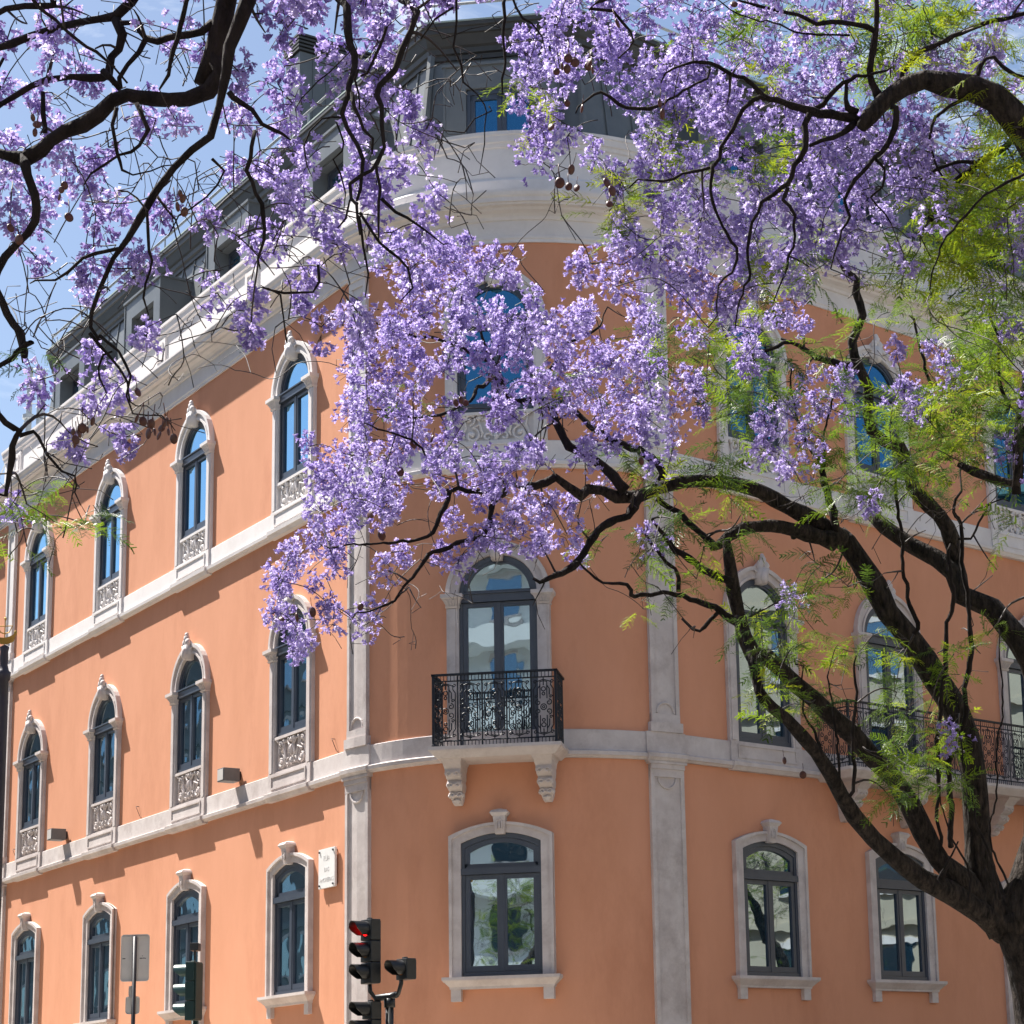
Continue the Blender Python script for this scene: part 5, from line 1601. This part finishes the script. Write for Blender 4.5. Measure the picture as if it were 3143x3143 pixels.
TC.line(fT1, [(670, 1405), (600, 1410), (520, 1440), (440, 1520), (370, 1570), (260, 1575), (170, 1600)], [20, 20, 18, 18, 16, 12, 7], DC - .6)
TC.line(fT1, [(780, -60), (740, 10), (650, 95), (560, 110), (430, 130), (300, 160), (170, 200), (60, 245), (-40, 280)], [60, 55, 56, 46, 44, 42, 44, 42, 30], DC + .2, pre=[((-3.3, 10.5, 8.5), .07)])
TC.line(fT1, [(655, 110), (655, 200), (635, 265), (590, 310), (578, 400), (560, 430), (400, 450), (300, 480), (200, 520), (100, 560), (0, 605), (-60, 640)], [52, 50, 46, 44, 56, 50, 38, 36, 34, 34, 32, 24], DC + .2, DC)
TC.line(fT1, [(580, 400), (620, 460), (680, 505)], [36, 36, 34], DC)
TC.line(fT1, [(820, 215), (880, 180), (950, 150), (1050, 130), (1120, 110), (1200, 130)], [44, 44, 42, 42, 44, 50], DC)
TC.line(fT1, [(680, 130), (740, 140), (770, 180), (820, 215), (800, 280), (740, 370), (690, 440), (680, 500)], [28, 26, 28, 40, 32, 30, 28, 30], DC + .1)
TC.line(fT1, [(1080, -60), (1040, 50), (1020, 170), (985, 290), (930, 420), (900, 505)], [34, 30, 28, 28, 22, 12], DC - .4)
TC.line(fT1, [(160, -40), (220, 20), (400, 170), (560, 320), (640, 400), (720, 470)], [22, 22, 20, 18, 14, 12], DC - .6)
TC.line(fT1, [(300, -30), (200, 20), (100, 40), (0, 75), (-40, 90)], [40, 38, 36, 36, 30], DC + .3)
TC.line(fT1, [(1290, 520), (1340, 580), (1430, 650), (1475, 730), (1590, 785), (1640, 790)], [34, 32, 28, 26, 18, 10], DC - .4)
TC.line(fT1, [(1440, 740), (1430, 880), (1405, 950), (1460, 1080), (1490, 1200), (1480, 1320), (1440, 1420), (1470, 1520)], [24, 24, 24, 24, 26, 20, 14, 8], DC - .4)
TC.line(fT1, [(240, 520), (230, 600), (250, 680), (250, 750)], [28, 30, 28, 34], DC)
TC.line(fT1, [(660, 610), (650, 700), (670, 850), (710, 960), (760, 1000), (860, 980), (1000, 930)], [26, 22, 20, 16, 12, 10, 6], DC - .2)
TC.line(fT1, [(770, 580), (780, 680), (750, 770), (640, 850), (500, 950), (480, 1080)], [30, 26, 22, 16, 12, 6], DC - .2)
TC.line(fT1, [(1230, 1000), (1130, 1120), (1000, 1200), (950, 1330)], [14, 12, 10, 6], DC - .4, pre=[(ray(400, 300, DC - .4), .008)])
TC.line(fT1, [(830, 1190), (860, 1300), (850, 1420), (850, 1560), (830, 1700), (840, 1780)], [18, 18, 16, 14, 12, 7], DC - .6)
TC.line(fT1, [(890, 1110), (940, 1200), (980, 1270), (1020, 1330)], [16, 14, 12, 6], DC - .6)
TC.line(fT1, [(20, 330), (-20, 420), (25, 480), (0, 600)], [20, 22, 20, 16], DC)
# hanging curtain of limbs left of centre
TC.line(fR3, [(690, -250), (700, 0), (725, 120), (770, 220), (770, 320), (755, 400), (715, 520), (700, 640), (645, 800), (700, 950), (790, 1100), (850, 1250), (840, 1380), (825, 1550), (790, 1660)], [80, 76, 82, 72, 64, 60, 60, 60, 52, 46, 42, 38, 30, 30, 26], DC - .2, DC - .6, wscale=.571, pre=[((-2.4, 10.7, 8.7), .06)])
TC.line(fR3, [(1420, -200), (1350, 0), (1285, 150), (1230, 240), (1170, 330), (1050, 490), (990, 590), (1020, 700), (1012, 900), (990, 1100), (955, 1280), (930, 1350), (800, 1420), (720, 1520), (745, 1650), (800, 1700), (820, 1850), (820, 2000)], [62, 58, 60, 66, 66, 58, 56, 46, 42, 42, 46, 40, 36, 38, 32, 34, 28, 18], DC - .3, DC - .7, wscale=.571, pre=[((-1.9, 10.7, 8.5), .05)])
TC.line(fR3, [(975, 1290), (1010, 1450), (1040, 1590), (1020, 1700), (1015, 1850), (1005, 2050)], [34, 30, 30, 28, 26, 14], DC - .6, wscale=.571)
TC.line(fR3, [(740, 590), (800, 700), (830, 830), (845, 970), (910, 1080), (940, 1200)], [42, 38, 34, 34, 28, 20], DC - .5, wscale=.571)
TC.line(fR3, [(1080, -60), (1050, 60), (1000, 160), (930, 280), (870, 380), (830, 430)], [36, 34, 34, 30, 26, 20], DC - .2, wscale=.571)
TC.line(fR3, [(800, 370), (850, 430), (880, 550), (880, 680), (820, 720)], [24, 24, 20, 18, 12], DC - .4, wscale=.571)
TC.line(fR3, [(640, 840), (560, 890), (450, 900), (320, 1010), (250, 1150), (265, 1350), (350, 1430)], [22, 20, 20, 18, 18, 16, 8], DC - .6, wscale=.571)
TC.line(fR3, [(590, 890), (630, 1000), (620, 1120), (540, 1230), (620, 1400), (680, 1600), (660, 1760)], [22, 22, 20, 20, 18, 14, 8], DC - .6, wscale=.571)
TC.line(fR3, [(660, 100), (600, 150), (500, 280), (350, 460), (200, 620), (150, 750), (200, 890)], [16, 16, 14, 14, 14, 12, 6], DC - .5, wscale=.571)
TC.line(fR3, [(1030, 1640), (1150, 1780), (1280, 1850), (1400, 1910), (1500, 1960), (1640, 2050), (1700, 2080)], [34, 32, 30, 28, 20, 14, 8], DC - .6, wscale=.571)
TC.line(fR3, [(800, 1690), (740, 1650), (700, 1850), (600, 1932)], [24, 26, 22, 14], DC - .6, wscale=.571)
TC.line(fT2, [(100, 1200), (230, 1380), (330, 1490), (345, 1600), (330, 1700)], [18, 18, 16, 12, 7], DC - .6)
TC.line(fT2, [(95, 1220), (110, 1400), (140, 1560), (130, 1680)], [18, 16, 12, 6], DC - .6)
TC.line(fT2, [(640, -40), (630, 40), (650, 140), (650, 280), (700, 370), (720, 460), (800, 530), (830, 600), (790, 720), (750, 900), (775, 980)], [16, 15, 14, 13, 13, 12, 10, 9, 8, 6, 4], DC - .9)
TC.line(fT2, [(630, 40), (540, 80), (480, 180), (420, 200)], [14, 12, 9, 6], DC - .9)
TC.line(fT2, [(830, 600), (820, 640), (740, 690), (680, 760), (560, 740), (540, 870)], [9, 9, 9, 8, 7, 5], DC - .9)
TC.line(fT2, [(560, 160), (600, 230), (720, 180), (900, 160)], [5, 6, 6, 4], DC - .8, pre=[(ray(810, 30, DC - .8), .004)])
TC.line(fD, [(560, -40), (640, 40), (740, 180), (730, 300), (760, 400), (900, 415), (990, 500)], [20, 18, 15, 12, 10, 8, 5], DC - .6)
TC.line(fT1, [(1760, 1650), (1600, 1660), (1480, 1630), (1600, 1660), (1600, 1780), (1620, 1932)], [14, 14, 8, 12, 11, 8], DC - .7, pre=[(ray(600, 500, DC - .7), .007)])

# scatter the clusters
cent = {k: [] for k in ('CP', 'Cg', 'Cb', 'BP', 'Bg', 'Bb', 'AP', 'Ag', 'Ab')}
for r, row in enumerate(CMAP):
    for c, ch in enumerate(row):
        if ch == 0: continue
        if r <= 9 and c <= 12: T_ = 'C'
        elif c <= 4: T_ = 'C'
        elif r <= 8 and c >= 14: T_ = 'B'
        elif r <= 6: T_ = 'C' if c == 13 else 'B'
        else: T_ = 'A'
        if T_ == 'C' and r >= 7 and c >= 11: T_ = 'A'
        dd = {'A': 17.4, 'B': 14.7, 'C': 11.4}[T_]
        sp = {'A': (3.8, 1.1), 'B': (3.2, 1.1), 'C': (1.2, .45)}[T_]
        npan = (0, sp[0], sp[1], sp[1] * 1.5, .15, 0, 0)[ch]
        nlf = (0, .12, 0, 1.5, 5.0, 1.5, 0)[ch] * (.9 if T_ == 'C' else 1) * (.6 if r >= 17 else 1) * (1.4 if c >= 27 and r <= 12 else 1)
        if T_ == 'C' and ch not in (4, 5): nlf = 0
        nbr = (0, .3, .8, .8, .3, .4, 1.6)[ch] * {'A': 1.2, 'B': 1.2, 'C': 2.0}[T_]
        for lam, key, spread in ((npan, T_ + 'P', 1.1), (nlf, T_ + 'g', 1.2), (nbr, T_ + 'b', 1.0)):
            k = int(lam) + (1 if RNG.random() < lam - int(lam) else 0)
            for _ in range(k):
                x = (c + RNG.random()) * CELL; y = (r + RNG.random()) * CELL
                d = dd + RNG.normal(0, spread * {'C': .55, 'B': .6, 'A': .9}[T_])
                if T_ == 'A' and key.endswith('P'): d -= .6
                cent[key].append(ray(x, y, d))
# boughs just outside the frame so the crowns do not stop at its edge
for _ in range(90):
    cent['CP'].append(ray(RNG.uniform(-250, 900), RNG.uniform(-330, -10), 10.3 + RNG.normal(0, .6)))
for _ in range(160):
    cent['BP'].append(ray(RNG.uniform(1000, 2250), RNG.uniform(-350, -10), 13.6 + RNG.normal(0, .9)))
for _ in range(120):
    q = ray(RNG.uniform(1950, 2350), RNG.uniform(0, 1000), 14.5 + RNG.normal(0, 1.2)); cent['BP'].append(q)
    if _ % 2: cent['Bg'].append(q + RNG.normal(0, .4, 3))
TC.finish(cent['CP'] + cent['Cg'], cent['Cb'])
TB.finish(cent['BP'] + cent['Bg'], cent['Bb'])
TA.finish(cent['AP'] + cent['Ag'], cent['Ab'])
blossoms(TC, cent['CP'], .10, 40, .042, True)
blossoms(TB, cent['BP'], .115, 44, .039, True)
blossoms(TA, cent['AP'], .115, 50, .040, True)
if cent['Cg']: foliage(TC, cent['Cg'], 4, .24, .5)
foliage(TB, cent['Bg'], 6, .27, .75)
foliage(TA, cent['Ag'], 7, .27, .5)
pods(TC, [(143, 830), (150, 818), (155, 808), (165, 810), (175, 795), (138, 815), (142, 838), (258, 790), (270, 795), (285, 800), (292, 815), (300, 822), (305, 808), (310, 800), (318, 815), (328, 828), (315, 795), (280, 818), (116, 358), (122, 350), (340, 365), (345, 375), (335, 390), (348, 400), (70, 235), (66, 250), (130, 410), (36, 452), (260, 740), (20, 430), (62, 222), (112, 372)], DC - .6)
pods(TB, [(1050, 135), (1060, 125), (1070, 130), (1072, 110), (1085, 118), (1110, 125), (1118, 132), (1112, 118), (1070, 195), (1098, 205), (1245, 195), (1250, 215), (1056, 345), (1073, 352), (1088, 355), (1078, 320), (1145, 345), (1155, 360), (1150, 385), (1165, 44), (1385, 8), (1040, 240)], DB - .9, .026)
pods(TA, [(870, 755), (878, 760), (860, 760), (925, 712), (780, 838), (815, 828), (720, 1010), (560, 1165), (590, 1155), (680, 1145), (530, 1170), (1480, 1435), (1515, 1462), (1210, 870), (700, 970), (755, 890)], DA - 2.0, .032)

# more street jacarandas, unseen copies added to block sky light and show in panes
def copy_tree(src, loc, rz, label):
    r_ = src.root.copy(); COL.objects.link(r_)
    r_.location = loc; r_.rotation_euler = (0, 0, rz); r_['label'] = label
    for ch in list(src.root.children):
        if ch.name.startswith(('seed_pod', 'blossoms')): continue
        c = ch.copy(); COL.objects.link(c); c.parent = r_
copy_tree(TB, (-12.5, 2.5, 0), math.radians(95), 'unseen jacaranda copy added behind the viewer on the left')
copy_tree(TB, (12.5, -5.0, 0), math.radians(250), 'unseen jacaranda copy added behind the viewer on the right')
copy_tree(TB, (22.0, 35.0, 0), math.radians(10), 'unseen jacaranda copy added in the side street beyond the right edge')
